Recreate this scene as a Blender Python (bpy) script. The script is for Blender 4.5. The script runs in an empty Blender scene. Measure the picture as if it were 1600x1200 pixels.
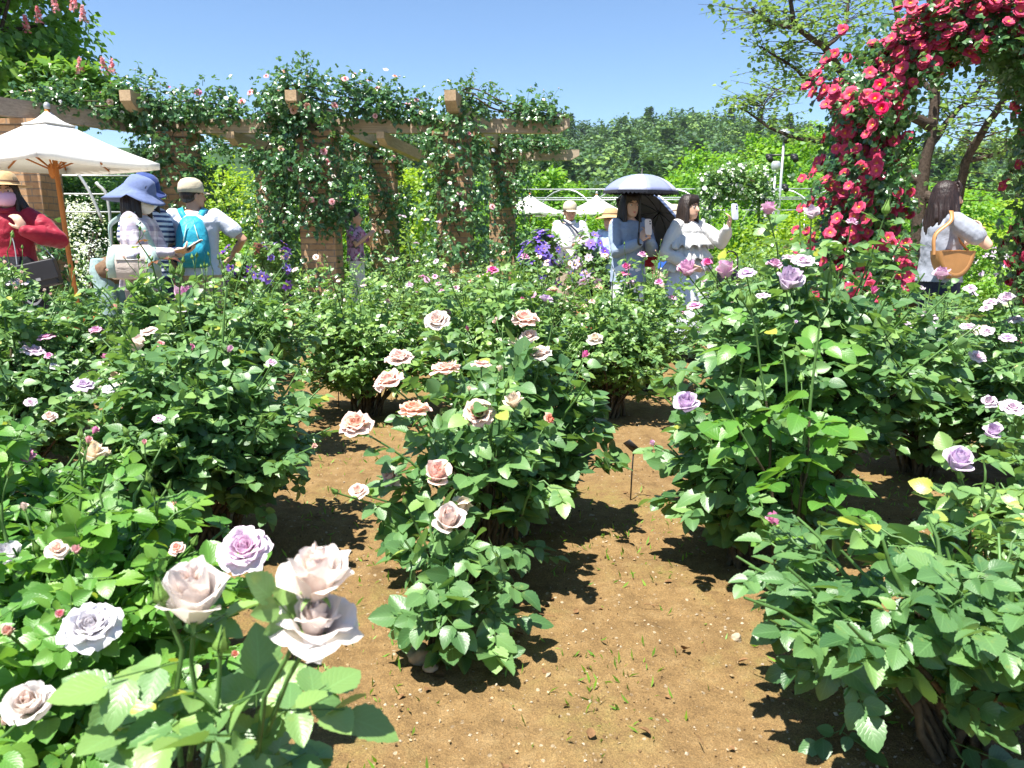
import bpy, math
import numpy as np
from mathutils import Vector, Matrix

RNG = np.random.default_rng(11)
R = math.radians
SC = bpy.context.scene
COL = SC.collection
F = 1202.0
PITCH = R(10.55)
CAMH = 1.15
CP, SP = math.cos(PITCH), math.sin(PITCH)


def at(px, py, d):
    """world point on the view ray of photo pixel (px,py) at forward ground distance d"""
    u, v = (px - 800) / F, (600 - py) / F
    y = CP + v * SP
    z = v * CP - SP
    t = d / y
    return np.array([u * t, d, CAMH + z * t])


def gx(px, d, h=0.0):
    zc = d * CP + (CAMH - h) * SP
    return (px - 800) / F * zc


def gnd(px, py):
    u, v = (px - 800) / F, (600 - py) / F
    y = CP + v * SP
    z = v * CP - SP
    t = -CAMH / z
    return np.array([u * t, y * t, 0.0])


def nrm(a):
    return a / np.maximum(np.linalg.norm(a, axis=-1, keepdims=True), 1e-9)


# ------------------------------------------------------------------ mesh builder
class MB:
    def __init__(self):
        self.v, self.t, self.f, self.m, self.uv = [], [], [], [], []
        self.n = 0

    def add(self, V, faces, mat=0, tint=0.5, uv=None):
        """V (n,3); faces: (k,3) or (k,4) int array, or list of such arrays"""
        V = np.asarray(V, float).reshape(-1, 3)
        if not isinstance(faces, list):
            faces = [faces]
        self.v.append(V)
        t = np.empty(len(V)); t[:] = tint
        self.t.append(t)
        if uv is None:
            uv = np.zeros((len(V), 2))
        self.uv.append(np.asarray(uv, float).reshape(-1, 2))
        for fa in faces:
            fa = np.asarray(fa, int)
            if len(fa) == 0:
                continue
            self.f.append(fa + self.n)
            mm = np.empty(len(fa), int); mm[:] = mat
            self.m.append(mm)
        self.n += len(V)

    def stamp(self, tpl, M, T, mat=0, tint=0.5):
        """tpl = (V,faces,uv); M (k,3,3) columns = axes (scaled); T (k,3)"""
        V, fa, uv = tpl
        k, n = len(T), len(V)
        if k == 0:
            return
        P = np.einsum('kij,nj->kni', M, V) + T[:, None, :]
        if isinstance(fa, list):
            fs = [(f[None] + (np.arange(k) * n)[:, None, None]).reshape(-1, f.shape[1]) for f in fa]
        else:
            fs = [(fa[None] + (np.arange(k) * n)[:, None, None]).reshape(-1, fa.shape[1])]
        tt = np.repeat(np.broadcast_to(np.asarray(tint, float), (k,)), n)
        self.add(P.reshape(-1, 3), fs, mat, tt, np.tile(uv, (k, 1)))

    def mesh(self, name, mats, smooth=True):
        me = bpy.data.meshes.new(name)
        if self.n == 0:
            return me
        V = np.concatenate(self.v)
        tot = np.concatenate([np.full(len(f), f.shape[1]) for f in self.f])
        loops = np.concatenate([f.reshape(-1) for f in self.f])
        start = np.concatenate([[0], np.cumsum(tot)[:-1]])
        me.vertices.add(len(V)); me.vertices.foreach_set('co', V.reshape(-1))
        me.loops.add(len(loops)); me.loops.foreach_set('vertex_index', loops.astype(np.int32))
        me.polygons.add(len(tot))
        me.polygons.foreach_set('loop_start', start.astype(np.int32))
        me.polygons.foreach_set('material_index', np.concatenate(self.m).astype(np.int32))
        me.polygons.foreach_set('use_smooth', np.full(len(tot), bool(smooth)))
        a = me.attributes.new('tint', 'FLOAT', 'POINT')
        a.data.foreach_set('value', np.concatenate(self.t).astype(np.float32))
        uvl = me.uv_layers.new(name='UVMap')
        uvl.data.foreach_set('uv', np.concatenate(self.uv)[loops].astype(np.float32).reshape(-1))
        for m in (mats if isinstance(mats, (list, tuple)) else [mats]):
            me.materials.append(m)
        me.update(calc_edges=True)
        me.validate()
        return me

    def build(self, name, mats, parent=None, smooth=True):
        o = bpy.data.objects.new(name, self.mesh(name, mats, smooth))
        COL.objects.link(o)
        if parent is not None:
            o.parent = parent
        return o


def empty(name, loc=(0, 0, 0), rz=0.0):
    o = bpy.data.objects.new(name, None)
    o.empty_display_size = 0.1
    o.location = loc
    o.rotation_euler = (0, 0, rz)
    COL.objects.link(o)
    return o


def tag(o, label=None, cat=None, group=None, kind=None):
    if label: o['label'] = label
    if cat: o['category'] = cat
    if group: o['group'] = group
    if kind: o['kind'] = kind
    return o


def thing(name, label, cat, loc=(0, 0, 0), rz=0.0, group=None):
    return tag(empty(name, loc, rz), label, cat, group)


def link_mesh(name, me, parent=None, loc=None, rot=None, scale=None):
    o = bpy.data.objects.new(name, me)
    COL.objects.link(o)
    if parent is not None: o.parent = parent
    if loc is not None: o.location = loc
    if rot is not None: o.rotation_euler = rot
    if scale is not None: o.scale = (scale,) * 3 if np.isscalar(scale) else scale
    return o


# ------------------------------------------------------------------ primitives
def grid_faces(nu, nv, closed_u=False):
    """verts laid out [v][u]"""
    i, j = np.meshgrid(np.arange(nv - 1), np.arange(nu if closed_u else nu - 1), indexing='ij')
    a = i * nu + j
    b = i * nu + (j + 1) % nu
    return np.stack([a, b, b + nu, a + nu], -1).reshape(-1, 4)


def tube(mb, pts, radii, sides=6, mat=0, tint=0.5, cap=True):
    P = np.asarray(pts, float)
    m = len(P)
    rad = np.broadcast_to(np.asarray(radii, float), (m,))
    T = nrm(np.gradient(P, axis=0))
    ref = np.array([0, 0, 1.0]) if abs(T[0, 2]) < 0.9 else np.array([1.0, 0, 0])
    N = []
    n = ref - T[0] * ref.dot(T[0])
    n /= np.linalg.norm(n)
    for t in T:
        n = n - t * n.dot(t)
        n /= max(np.linalg.norm(n), 1e-9)
        N.append(n)
    N = np.array(N)
    B = np.cross(T, N)
    a = np.linspace(0, 2 * np.pi, sides, endpoint=False)
    V = P[:, None] + rad[:, None, None] * (np.cos(a)[None, :, None] * N[:, None] + np.sin(a)[None, :, None] * B[:, None])
    V = V.reshape(-1, 3)
    fs = [grid_faces(sides, m, True)]
    if cap:
        n0 = len(V)
        V = np.concatenate([V, P[:1], P[-1:]])
        k = np.arange(sides)
        fs.append(np.stack([np.full(sides, n0), (k + 1) % sides, k], -1))
        o = (m - 1) * sides
        fs.append(np.stack([np.full(sides, n0 + 1), o + k, o + (k + 1) % sides], -1))
    L = np.concatenate([[0], np.cumsum(np.linalg.norm(np.diff(P, axis=0), axis=1))])
    uv = np.stack(np.broadcast_arrays((a / (2 * np.pi))[None, :], L[:, None]), -1).reshape(-1, 2)
    if cap: uv = np.concatenate([uv, [[0, 0], [0, L[-1]]]])
    mb.add(V, fs, mat, tint, uv)


def box(mb, c, s, rz=0.0, mat=0, tint=0.5, M=None):
    x, y, z = np.array(s, float) / 2
    V = np.array([[a * x, b * y, e * z] for e in (-1, 1) for a, b in ((-1, -1), (1, -1), (1, 1), (-1, 1))])
    if M is None:
        ca, sa = math.cos(rz), math.sin(rz)
        M = np.array([[ca, -sa, 0], [sa, ca, 0], [0, 0, 1]])
    V = V @ np.asarray(M).T + np.asarray(c, float)
    Fq = np.array([[0, 3, 2, 1], [4, 5, 6, 7], [0, 1, 5, 4], [1, 2, 6, 5], [2, 3, 7, 6], [3, 0, 4, 7]])
    mb.add(V, Fq, mat, tint)


def ellipsoid(mb, c, r, M=None, nu=16, nv=10, mat=0, tint=0.5):
    th = np.linspace(0, np.pi, nv)
    ph = np.linspace(0, 2 * np.pi, nu, endpoint=False)
    V = np.stack([np.sin(th)[:, None] * np.cos(ph), np.sin(th)[:, None] * np.sin(ph), np.repeat(np.cos(th)[:, None], nu, 1)], -1).reshape(-1, 3)
    V = V * np.asarray(r, float)
    if M is not None: V = V @ np.asarray(M).T
    mb.add(V + np.asarray(c, float), grid_faces(nu, nv, True)[:, ::-1], mat, tint)


def loft(mb, rings, sides=20, mat=0, tint=0.5, cap=True, power=2.0):
    """rings: (center(3), rx, ry) horizontal ellipses or (center, rx, ry, M)"""
    a = np.linspace(0, 2 * np.pi, sides, endpoint=False)
    ca, sa = np.cos(a), np.sin(a)
    e = 2.0 / power
    ca, sa = np.sign(ca) * np.abs(ca) ** e, np.sign(sa) * np.abs(sa) ** e
    V = []
    for r in rings:
        p = np.stack([ca * r[1], sa * r[2], 0 * a], -1)
        if len(r) > 3 and r[3] is not None: p = p @ np.asarray(r[3]).T
        V.append(p + np.asarray(r[0], float))
    m = len(rings)
    V = np.array(V).reshape(-1, 3)
    fs = [grid_faces(sides, m, True)]
    if cap:
        n0 = len(V)
        V = np.concatenate([V, [rings[0][0]], [rings[-1][0]]])
        k = np.arange(sides)
        fs.append(np.stack([np.full(sides, n0), (k + 1) % sides, k], -1))
        o = (m - 1) * sides
        fs.append(np.stack([np.full(sides, n0 + 1), o + k, o + (k + 1) % sides], -1))
    uv = np.stack(np.broadcast_arrays((a / (2 * np.pi))[None, :], np.linspace(0, 1, m)[:, None]), -1).reshape(-1, 2)
    if cap: uv = np.concatenate([uv, [[0, 0], [0, 1]]])
    mb.add(V, fs, mat, tint, uv)


def limb(mb, pts, radii, sides=12, mat=0):
    """closed round-ended tube through pts"""
    P = [np.asarray(p, float) for p in pts]
    r = list(radii)
    d0 = nrm(P[0] - P[1]); d1 = nrm(P[-1] - P[-2])
    Q, q = [], []
    for k in (0.97, 0.7, 0.35): Q.append(P[0] + d0 * r[0] * k); q.append(r[0] * math.sqrt(1 - k * k))
    for p, rr in zip(P, r): Q.append(p); q.append(rr)
    for k in (0.35, 0.7, 0.97): Q.append(P[-1] + d1 * r[-1] * k); q.append(r[-1] * math.sqrt(1 - k * k))
    tube(mb, Q, q, sides, mat)


def smooth_path(pts, n):
    """Catmull-Rom through points"""
    P = np.asarray(pts, float)
    P = np.concatenate([[2 * P[0] - P[1]], P, [2 * P[-1] - P[-2]]])
    out = []
    m = len(P) - 3
    for s in np.linspace(0, m - 1e-6, n):
        i = int(s); t = s - i
        a, b, c, d = P[i:i + 4]
        out.append(0.5 * (2 * b + (c - a) * t + (2 * a - 5 * b + 4 * c - d) * t * t + (3 * b - a - 3 * c + d) * t ** 3))
    return np.array(out)


def voxel(mb, name, mats, parent, size=0.007, smooth=4, smooth_fac=0.6, keep_attr=False):
    """union of closed shapes -> one continuous surface"""
    tmp = bpy.data.objects.new('tmp', mb.mesh('tmp', []))
    COL.objects.link(tmp)
    m = tmp.modifiers.new('r', 'REMESH'); m.mode = 'VOXEL'; m.voxel_size = size; m.use_smooth_shade = True
    if smooth:
        s = tmp.modifiers.new('s', 'SMOOTH'); s.factor = smooth_fac; s.iterations = smooth
    dg = bpy.context.evaluated_depsgraph_get()
    me = bpy.data.meshes.new_from_object(tmp.evaluated_get(dg), depsgraph=dg)
    old = tmp.data
    bpy.data.objects.remove(tmp); bpy.data.meshes.remove(old)
    me.name = name
    me.materials.clear()
    for k in (mats if isinstance(mats, (list, tuple)) else [mats]): me.materials.append(k)
    me.polygons.foreach_set('use_smooth', np.ones(len(me.polygons), bool))
    return link_mesh(name, me, parent)


def nz(P, s=1.0, seed=0.0):
    """cheap smooth noise -1..1"""
    P = np.asarray(P) * s
    x, y, z = P[..., 0] + seed, P[..., 1] + seed * 1.7, P[..., 2] - seed * 0.6
    return (np.sin(x * 1.7 + 1.3 * np.sin(y * 1.1 + z)) + np.sin(y * 2.3 + 1.7 * np.sin(z * 1.3 - x * .7)) + np.sin(z * 2.1 + 1.1 * np.sin(x * 1.9 + y * .5))) / 3


# ------------------------------------------------------------------ materials
def mk(name):
    m = bpy.data.materials.new(name)
    m.use_nodes = True
    nt = m.node_tree
    nt.nodes.clear()
    out = nt.nodes.new('ShaderNodeOutputMaterial')
    return m, nt, out


def nd(nt, t, **kw):
    n = nt.nodes.new(t)
    for k, v in kw.items():
        if k in n.inputs.keys(): n.inputs[k].default_value = v
        else: setattr(n, k, v)
    return n


def c4(c):
    return (c[0], c[1], c[2], 1.0)


def ramp(nt, fac, stops):
    n = nt.nodes.new('ShaderNodeValToRGB')
    e = n.color_ramp.elements
    while len(e) > 1: e.remove(e[-1])
    e[0].position = stops[0][0]; e[0].color = c4(stops[0][1])
    for p, c in stops[1:]:
        x = e.new(p); x.color = c4(c)
    nt.links.new(fac, n.inputs[0])
    return n.outputs[0]


def math_n(nt, op, a, b=None, c=None):
    n = nt.nodes.new('ShaderNodeMath'); n.operation = op
    for i, x in enumerate((a, b, c)):
        if x is None: continue
        if isinstance(x, (int, float)): n.inputs[i].default_value = x
        else: nt.links.new(x, n.inputs[i])
    return n.outputs[0]


def mixc(nt, fac, a, b, mode='MIX'):
    n = nt.nodes.new('ShaderNodeMix'); n.data_type = 'RGBA'; n.blend_type = mode
    for i, x in ((0, fac), (6, a), (7, b)):
        if isinstance(x, (int, float)): n.inputs[i].default_value = x
        elif isinstance(x, (tuple, list)): n.inputs[i].default_value = c4(x)
        else: nt.links.new(x, n.inputs[i])
    return n.outputs[2]


def noise(nt, scale, detail=4, rough=0.6, co=None, dist=0.0):
    n = nd(nt, 'ShaderNodeTexNoise', Scale=scale, Detail=detail, Roughness=rough, Distortion=dist)
    if co is not None: nt.links.new(co, n.inputs['Vector'])
    return n.outputs[0]


def objco(nt):
    return nt.nodes.new('ShaderNodeTexCoord').outputs['Object']


def bump(nt, h, strength=0.3, dist=0.01):
    b = nd(nt, 'ShaderNodeBump', Strength=strength, Distance=dist)
    nt.links.new(h, b.inputs['Height'])
    return b.outputs[0]


def principled(nt, col, rough=0.6, spec=0.5, normal=None, metal=0.0):
    p = nd(nt, 'ShaderNodeBsdfPrincipled', Roughness=rough, Metallic=metal)
    p.inputs['Specular IOR Level'].default_value = spec
    if isinstance(col, (tuple, list)): p.inputs['Base Color'].default_value = c4(col)
    else: nt.links.new(col, p.inputs['Base Color'])
    if normal is not None: nt.links.new(normal, p.inputs['Normal'])
    return p


def plain(name, col, rough=0.6, spec=0.4, var=0.15, scale=25, bmp=0.0, metal=0.0):
    m, nt, out = mk(name)
    co = objco(nt)
    n = noise(nt, scale, 4, 0.6, co)
    c = ramp(nt, n, [(0.3, [x * (1 - var) for x in col]), (0.7, [min(1, x * (1 + var)) for x in col])])
    nm = bump(nt, n, bmp, 0.01) if bmp else None
    p = principled(nt, c, rough, spec, nm, metal)
    nt.links.new(p.outputs[0], out.inputs[0])
    return m


def cloth(name, col, var=0.12, rough=0.85, wrinkle=0.5, pattern=None, trans=0.0):
    m, nt, out = mk(name)
    co = objco(nt)
    n = noise(nt, 9, 3, 0.5, co, 0.6)
    base = ramp(nt, noise(nt, 40, 3, 0.6, co), [(0.3, [x * (1 - var) for x in col]), (0.7, [min(1, x * (1 + var)) for x in col])])
    if pattern: base = pattern(nt, co, base)
    p = principled(nt, base, rough, 0.2, bump(nt, n, wrinkle, 0.03))
    try: p.inputs['Sheen Weight'].default_value = 0.1
    except Exception: pass
    sh = p.outputs[0]
    if trans:
        t = nd(nt, 'ShaderNodeBsdfTranslucent'); t.inputs[0].default_value = c4(col)
        mx = nd(nt, 'ShaderNodeMixShader'); mx.inputs[0].default_value = trans
        nt.links.new(sh, mx.inputs[1]); nt.links.new(t.outputs[0], mx.inputs[2]); sh = mx.outputs[0]
    nt.links.new(sh, out.inputs[0])
    return m


def leaf_mat(name, dark, mid, light, rough=0.42, trans=0.22, veins=False, back=None, spec=0.5):
    m, nt, out = mk(name)
    at_ = nd(nt, 'ShaderNodeAttribute', attribute_name='tint')
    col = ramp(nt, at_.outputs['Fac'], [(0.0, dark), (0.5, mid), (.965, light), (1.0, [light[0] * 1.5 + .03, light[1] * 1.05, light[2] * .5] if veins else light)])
    if veins:
        sp_ = noise(nt, 34, 4, .65, objco(nt)); col = mixc(nt, ramp(nt, sp_, [(.60, (0, 0, 0)), (.74, (.5, .5, .5))]), col, [light[0] * 1.1, light[1] * .8, light[2] * .6])
    nm = None
    if veins:
        uv = nt.nodes.new('ShaderNodeUVMap').outputs[0]
        sx = nt.nodes.new('ShaderNodeSeparateXYZ'); nt.links.new(uv, sx.inputs[0])
        au = math_n(nt, 'ABSOLUTE', math_n(nt, 'SUBTRACT', sx.outputs[0], 0.5))
        ph = math_n(nt, 'SUBTRACT', sx.outputs[1], math_n(nt, 'MULTIPLY', au, 0.9))
        w = math_n(nt, 'SINE', math_n(nt, 'MULTIPLY', ph, 44.0))
        vein = math_n(nt, 'POWER', math_n(nt, 'MULTIPLY_ADD', w, 0.5, 0.5), 8.0)
        mid_ = math_n(nt, 'LESS_THAN', au, 0.022)
        vv = math_n(nt, 'MAXIMUM', math_n(nt, 'MULTIPLY', vein, 0.55), mid_)
        col = mixc(nt, math_n(nt, 'MULTIPLY', vv, 0.20), col, [min(1, x * 2.2 + 0.02) for x in mid])
        nb = noise(nt, 60, 2, 0.5, objco(nt))
        nm = bump(nt, math_n(nt, 'ADD', math_n(nt, 'MULTIPLY', vv, -1.0), nb), 0.22, 0.002)
    geo = nt.nodes.new('ShaderNodeNewGeometry')
    bk = mixc(nt, 0.55, col, back or [x * 1.25 + 0.03 for x in mid])
    col2 = mixc(nt, geo.outputs['Backfacing'], col, bk)
    p = principled(nt, col2, rough, spec, nm)
    t = nt.nodes.new('ShaderNodeBsdfTranslucent')
    nt.links.new(mixc(nt, 0.6, col2, [light[0] * 2.0, light[1] * 2.2, light[2] * 0.8]), t.inputs[0])
    mx = nt.nodes.new('ShaderNodeMixShader'); mx.inputs[0].default_value = trans
    nt.links.new(p.outputs[0], mx.inputs[1]); nt.links.new(t.outputs[0], mx.inputs[2])
    nt.links.new(mx.outputs[0], out.inputs[0])
    return m


def petal_mat(name, inner, mid, outer, trans=0.38):
    m, nt, out = mk(name)
    at_ = nd(nt, 'ShaderNodeAttribute', attribute_name='tint')
    col = ramp(nt, at_.outputs['Fac'], [(0.0, inner), (0.5, mid), (1.0, outer)])
    oi = nt.nodes.new('ShaderNodeObjectInfo')
    hs = nt.nodes.new('ShaderNodeHueSaturation')
    nt.links.new(col, hs.inputs['Color'])
    nt.links.new(math_n(nt, 'MULTIPLY_ADD', oi.outputs['Random'], 0.3, 0.85), hs.inputs['Saturation'])
    nt.links.new(math_n(nt, 'MULTIPLY_ADD', oi.outputs['Random'], 0.16, 0.92), hs.inputs['Value'])
    col = hs.outputs[0]
    n = noise(nt, 9, 3, 0.5, objco(nt))
    p = principled(nt, col, 0.55, 0.25, bump(nt, n, 0.15, 0.02))
    t = nt.nodes.new('ShaderNodeBsdfTranslucent'); nt.links.new(col, t.inputs[0])
    mx = nt.nodes.new('ShaderNodeMixShader'); mx.inputs[0].default_value = trans
    nt.links.new(p.outputs[0], mx.inputs[1]); nt.links.new(t.outputs[0], mx.inputs[2])
    nt.links.new(mx.outputs[0], out.inputs[0])
    return m
# ------------------------------------------------------------------ plant materials
LEAF = dict(
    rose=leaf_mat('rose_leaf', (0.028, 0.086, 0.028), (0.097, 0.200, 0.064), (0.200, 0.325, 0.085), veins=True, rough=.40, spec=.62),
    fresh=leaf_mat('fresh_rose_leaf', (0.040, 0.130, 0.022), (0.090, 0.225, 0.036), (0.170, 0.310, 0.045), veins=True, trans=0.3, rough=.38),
    rose_far=leaf_mat('rose_leaf_plain', (0.030, 0.088, 0.028), (0.104, 0.205, 0.060), (0.230, 0.355, 0.085), trans=0.25, rough=.42, spec=.75),
    climber=leaf_mat('climber_leaf', (0.017, 0.064, 0.024), (0.054, 0.138, 0.047), (0.140, 0.245, 0.078), rough=0.30, trans=0.22, spec=.6),
    bright=leaf_mat('bright_leaf', (0.045, 0.140, 0.010), (0.105, 0.250, 0.018), (0.220, 0.370, 0.028), trans=0.35, rough=0.5),
    yellow=leaf_mat('yellow_green_leaf', (0.085, 0.170, 0.010), (0.190, 0.310, 0.018), (0.350, 0.440, 0.030), trans=0.35, rough=0.5),
    tree=leaf_mat('tree_leaf', (0.025, 0.085, 0.016), (0.068, 0.165, 0.024), (0.160, 0.280, 0.036), trans=0.25, rough=0.42),
    dogwood=leaf_mat('dogwood_leaf', (0.055, 0.115, 0.040), (0.105, 0.185, 0.058), (0.190, 0.270, 0.085), trans=0.4, rough=0.45),
    wood=leaf_mat('hill_leaf', (0.012, 0.045, 0.018), (0.046, 0.120, 0.028), (0.150, 0.250, 0.035), trans=0.1, rough=0.7),
    chestnut=leaf_mat('chestnut_leaf', (0.030, 0.100, 0.016), (0.090, 0.205, 0.030), (0.220, 0.360, 0.060), trans=0.3, rough=0.38),
    red=leaf_mat('bronze_leaf', (0.09, 0.030, 0.020), (0.16, 0.055, 0.030), (0.25, 0.11, 0.05), trans=0.3),
)
STEM = plain('green_stem', (0.07, 0.15, 0.035), 0.5, 0.4, 0.3, 30)
CANE = plain('brown_cane', (0.075, 0.060, 0.035), 0.8, 0.2, 0.4, 40, 0.5)
BARK = plain('bark', (0.060, 0.045, 0.035), 0.9, 0.1, 0.5, 30, 0.9)
SEPAL = plain('sepal_green', (0.13, 0.24, 0.045), 0.5, 0.4, 0.25, 12)
YELLOW = plain('stamen_yellow', (0.75, 0.42, 0.04), 0.7, 0.2, 0.3, 40)
PET = dict(
    peach=petal_mat('petal_peach', (0.88, 0.38, 0.19), (0.87, 0.53, 0.39), (0.87, 0.64, 0.54)),
    pink=petal_mat('petal_pale_pink', (0.86, 0.50, 0.40), (0.87, 0.60, 0.52), (0.87, 0.67, 0.60)),
    blush=petal_mat('petal_blush', (0.88, 0.64, 0.55), (0.88, 0.71, 0.63), (0.88, 0.76, 0.70)),
    pearl=petal_mat('petal_pearl', (0.90, 0.72, 0.64), (0.90, 0.80, 0.74), (0.90, 0.85, 0.81), .42),
    cream=petal_mat('petal_cream', (0.84, 0.64, 0.40), (0.84, 0.70, 0.53), (0.84, 0.75, 0.63)),
    white=petal_mat('petal_white', (0.76, 0.71, 0.74), (0.80, 0.77, 0.80), (0.83, 0.81, 0.83)),
    lav=petal_mat('petal_lavender', (0.60, 0.42, 0.64), (0.68, 0.52, 0.71), (0.74, 0.62, 0.77)),
    palelav=petal_mat('petal_pale_lavender', (0.70, 0.47, 0.62), (0.74, 0.58, 0.69), (0.77, 0.67, 0.75)),
    mauve=petal_mat('petal_mauve', (0.62, 0.22, 0.46), (0.70, 0.34, 0.56), (0.76, 0.50, 0.64)),
    magenta=petal_mat('petal_magenta', (0.62, 0.05, 0.28), (0.70, 0.12, 0.36), (0.74, 0.30, 0.48)),
    rosepink=petal_mat('petal_rose_pink', (0.78, 0.22, 0.26), (0.80, 0.36, 0.40), (0.84, 0.52, 0.54)),
    salmon=petal_mat('petal_salmon', (0.78, 0.26, 0.18), (0.80, 0.38, 0.28), (0.84, 0.55, 0.44)),
    red=petal_mat('petal_red', (0.80, 0.26, 0.02), (0.56, 0.007, 0.055), (0.54, 0.008, 0.105), 0.15),
    clematis=petal_mat('petal_violet', (0.30, 0.16, 0.55), (0.22, 0.14, 0.56), (0.30, 0.22, 0.66)),
    darkclem=petal_mat('petal_deep_violet', (0.16, 0.05, 0.34), (0.13, 0.04, 0.36), (0.20, 0.08, 0.45)),
)


# ------------------------------------------------------------------ leaves
def leaf_tpl(ns, nw, serr=0.0, fold=0.18, droop=0.12):
    v = np.linspace(0, 1, ns + 1)
    w = 0.40 * np.sin(np.pi * np.clip(v, 0.001, .999) ** 0.80) ** 0.75
    w[0] = 0.012; w[-1] = 0.004
    if serr:
        k = np.ones(ns + 1); k[1::2] -= serr; w = w * k
    u = np.linspace(-1, 1, nw + 1)
    X = w[:, None] * u[None]
    Y = np.repeat(v[:, None], nw + 1, 1) - 0.03 * np.abs(u)[None] * np.sin(np.pi * v)[:, None]
    Z = fold * np.abs(X) - droop * (v ** 2)[:, None] + 0.10 * X ** 2
    V = np.stack([X, Y, Z], -1).reshape(-1, 3)
    uv = np.stack(np.broadcast_arrays(u[None] * .5 + .5, v[:, None]), -1).reshape(-1, 2)
    return V, grid_faces(nw + 1, ns + 1), uv


LT = [leaf_tpl(14, 4, 0.10), leaf_tpl(6, 2), leaf_tpl(3, 2), None]
LV = {0: [leaf_tpl(14, 4, 0.10, f, d) for f, d in ((.12, .02), (.30, .16), (.18, .34), (.42, .08))], 1: [leaf_tpl(6, 2, 0, f, d) for f, d in ((.12, .02), (.30, .18), (.20, .36), (.42, .06))], 2: [leaf_tpl(3, 2, 0, f, d) for f, d in ((.12, .05), (.32, .2))]}
LT[3] = (np.array([[0, 0, 0], [.36, .45, .05], [0, 1, -.1], [-.36, .45, .05]], float), np.array([[0, 1, 2, 3]]), np.array([[.5, 0], [1, .45], [.5, 1], [0, .45]], float))
QUAD = (np.array([[-.5, -.5, 0], [.5, -.5, .06], [.5, .5, 0], [-.5, .5, -.06]], float), np.array([[0, 1, 2, 3]]), np.zeros((4, 2)))


def frames(A, N):
    """leaf matrices with Y along A, Z near N"""
    A = nrm(A)
    X = nrm(np.cross(A, N))
    Z = np.cross(X, A)
    return np.stack([X, A, Z], -1)


def compound(mb, P, A, N, S, tint, lod, rng, petiole=True, five=True, smat=1):
    """stamp compound rose leaves: P base, A axis, N up normal, S leaflet length"""
    k = len(P)
    if k == 0: return
    A = nrm(A); N = nrm(N - A * np.sum(A * N, -1, keepdims=True))
    X = np.cross(A, N)
    if lod >= 2: five = False
    spec = [(1.25, 0.0, 1.05), (0.95, 1, .92), (0.95, -1, .92)]
    if five: spec += [(0.40, 1, .74), (0.40, -1, .74)]
    for off, side, sc in spec:
        j = rng.normal(0, 0.20, (k, 3))
        base = P + A * (off * S)[:, None] + N * (-(off ** 2) * 0.10 * S)[:, None]
        ax = A if side == 0 else A * 0.55 + X * side * 0.85
        ax = nrm(ax + j * 0.7 - np.array([0, 0, 0.15]))
        nn = nrm(N + rng.normal(0, 0.25, (k, 3)))
        s = S * sc * rng.uniform(0.85, 1.12, k)
        keep = rng.random(k) > 0.04
        M = frames(ax, nn) * s[:, None, None]
        M[:, :, 0] *= rng.uniform(0.88, 1.12, (k, 1))
        M[:, :, 2] *= rng.uniform(.7, 1.3, (k, 1)); tq = np.clip(tint + rng.normal(0, .15, k), 0, 1)
        vs = LV.get(lod) or [LT[lod]]; pick = rng.integers(0, len(vs), k)
        for iv, tp in enumerate(vs):
            q = keep & (pick == iv)
            mb.stamp(tp, M[q], base[q], 0, tq[q])
    if petiole and lod <= 1:
        q = np.array([[-.5, 0, 0], [.5, 0, 0], [.5, 1, 0], [-.5, 1, 0], [0, 0, .8], [0, 1, .8]], float)
        fq = np.array([[0, 1, 2, 3], [0, 3, 5, 4], [1, 4, 5, 2]])
        M = np.stack([X * 0.0022, A * (1.27 * S)[:, None], N * 0.0022], -1)
        mb.stamp((q, fq, np.zeros((6, 2))), M, P, smat, 0.5)


def perp_out(P, axis_xy):
    d = P - axis_xy
    d[:, 2] = 0
    return nrm(d + 1e-5)


# ------------------------------------------------------------------ blooms
def petal(mb, Rb, L, th0, th1, W, phi, z0, rng, ruff=0.05, curl=0.0, nu=7, nv=7, mat=0, t0=0.5, t1=0.5, point=0.0, pw=1.4):
    u = np.linspace(-1, 1, nu); v = np.linspace(0, 1, nv)
    th = R(1) * (th0 + (th1 - th0) * v ** pw)
    dr = np.sin(th) / nv * L; dz = np.cos(th) / nv * L
    r = Rb + np.concatenate([[0], np.cumsum(dr[1:])]); z = z0 + np.concatenate([[0], np.cumsum(dz[1:])])
    prof = (0.22 + 0.78 * np.sin(np.pi * np.clip(v * .72 + 0.02, 0, 1)) ** .8) * np.sqrt(np.maximum(1 - v ** 5 * .93, .0))
    U, Vv = np.meshgrid(u, v)
    ve = Vv * (1 - (.14 + point * .45) * np.abs(U) ** (2 - point))
    rr = np.interp(ve, v, r); zz = np.interp(ve, v, z)
    half = W * np.interp(ve, v, prof) / np.maximum(rr, .16 * L)
    half = np.minimum(half, 2.4)
    ph = phi + U * half
    a, b, c = rng.uniform(0, 6.28, 3)
    rf = ruff * L * Vv * (np.sin(3.1 * U + a) + .6 * np.sin(5.3 * U + 4 * Vv + b))
    cu = curl * L * Vv ** 4 * (0.35 + np.abs(U) ** 1.5)
    rad = rr + rf * .8 + cu + .012 * U
    zz = zz + rf * .5 - cu * .9
    P = np.stack([rad * np.cos(ph), rad * np.sin(ph), zz], -1).reshape(-1, 3)
    tt = (t0 + (t1 - t0) * Vv).reshape(-1)
    mb.add(P, grid_faces(nu, nv), mat, tt, np.stack([U * .5 + .5, Vv], -1).reshape(-1, 2))


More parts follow.
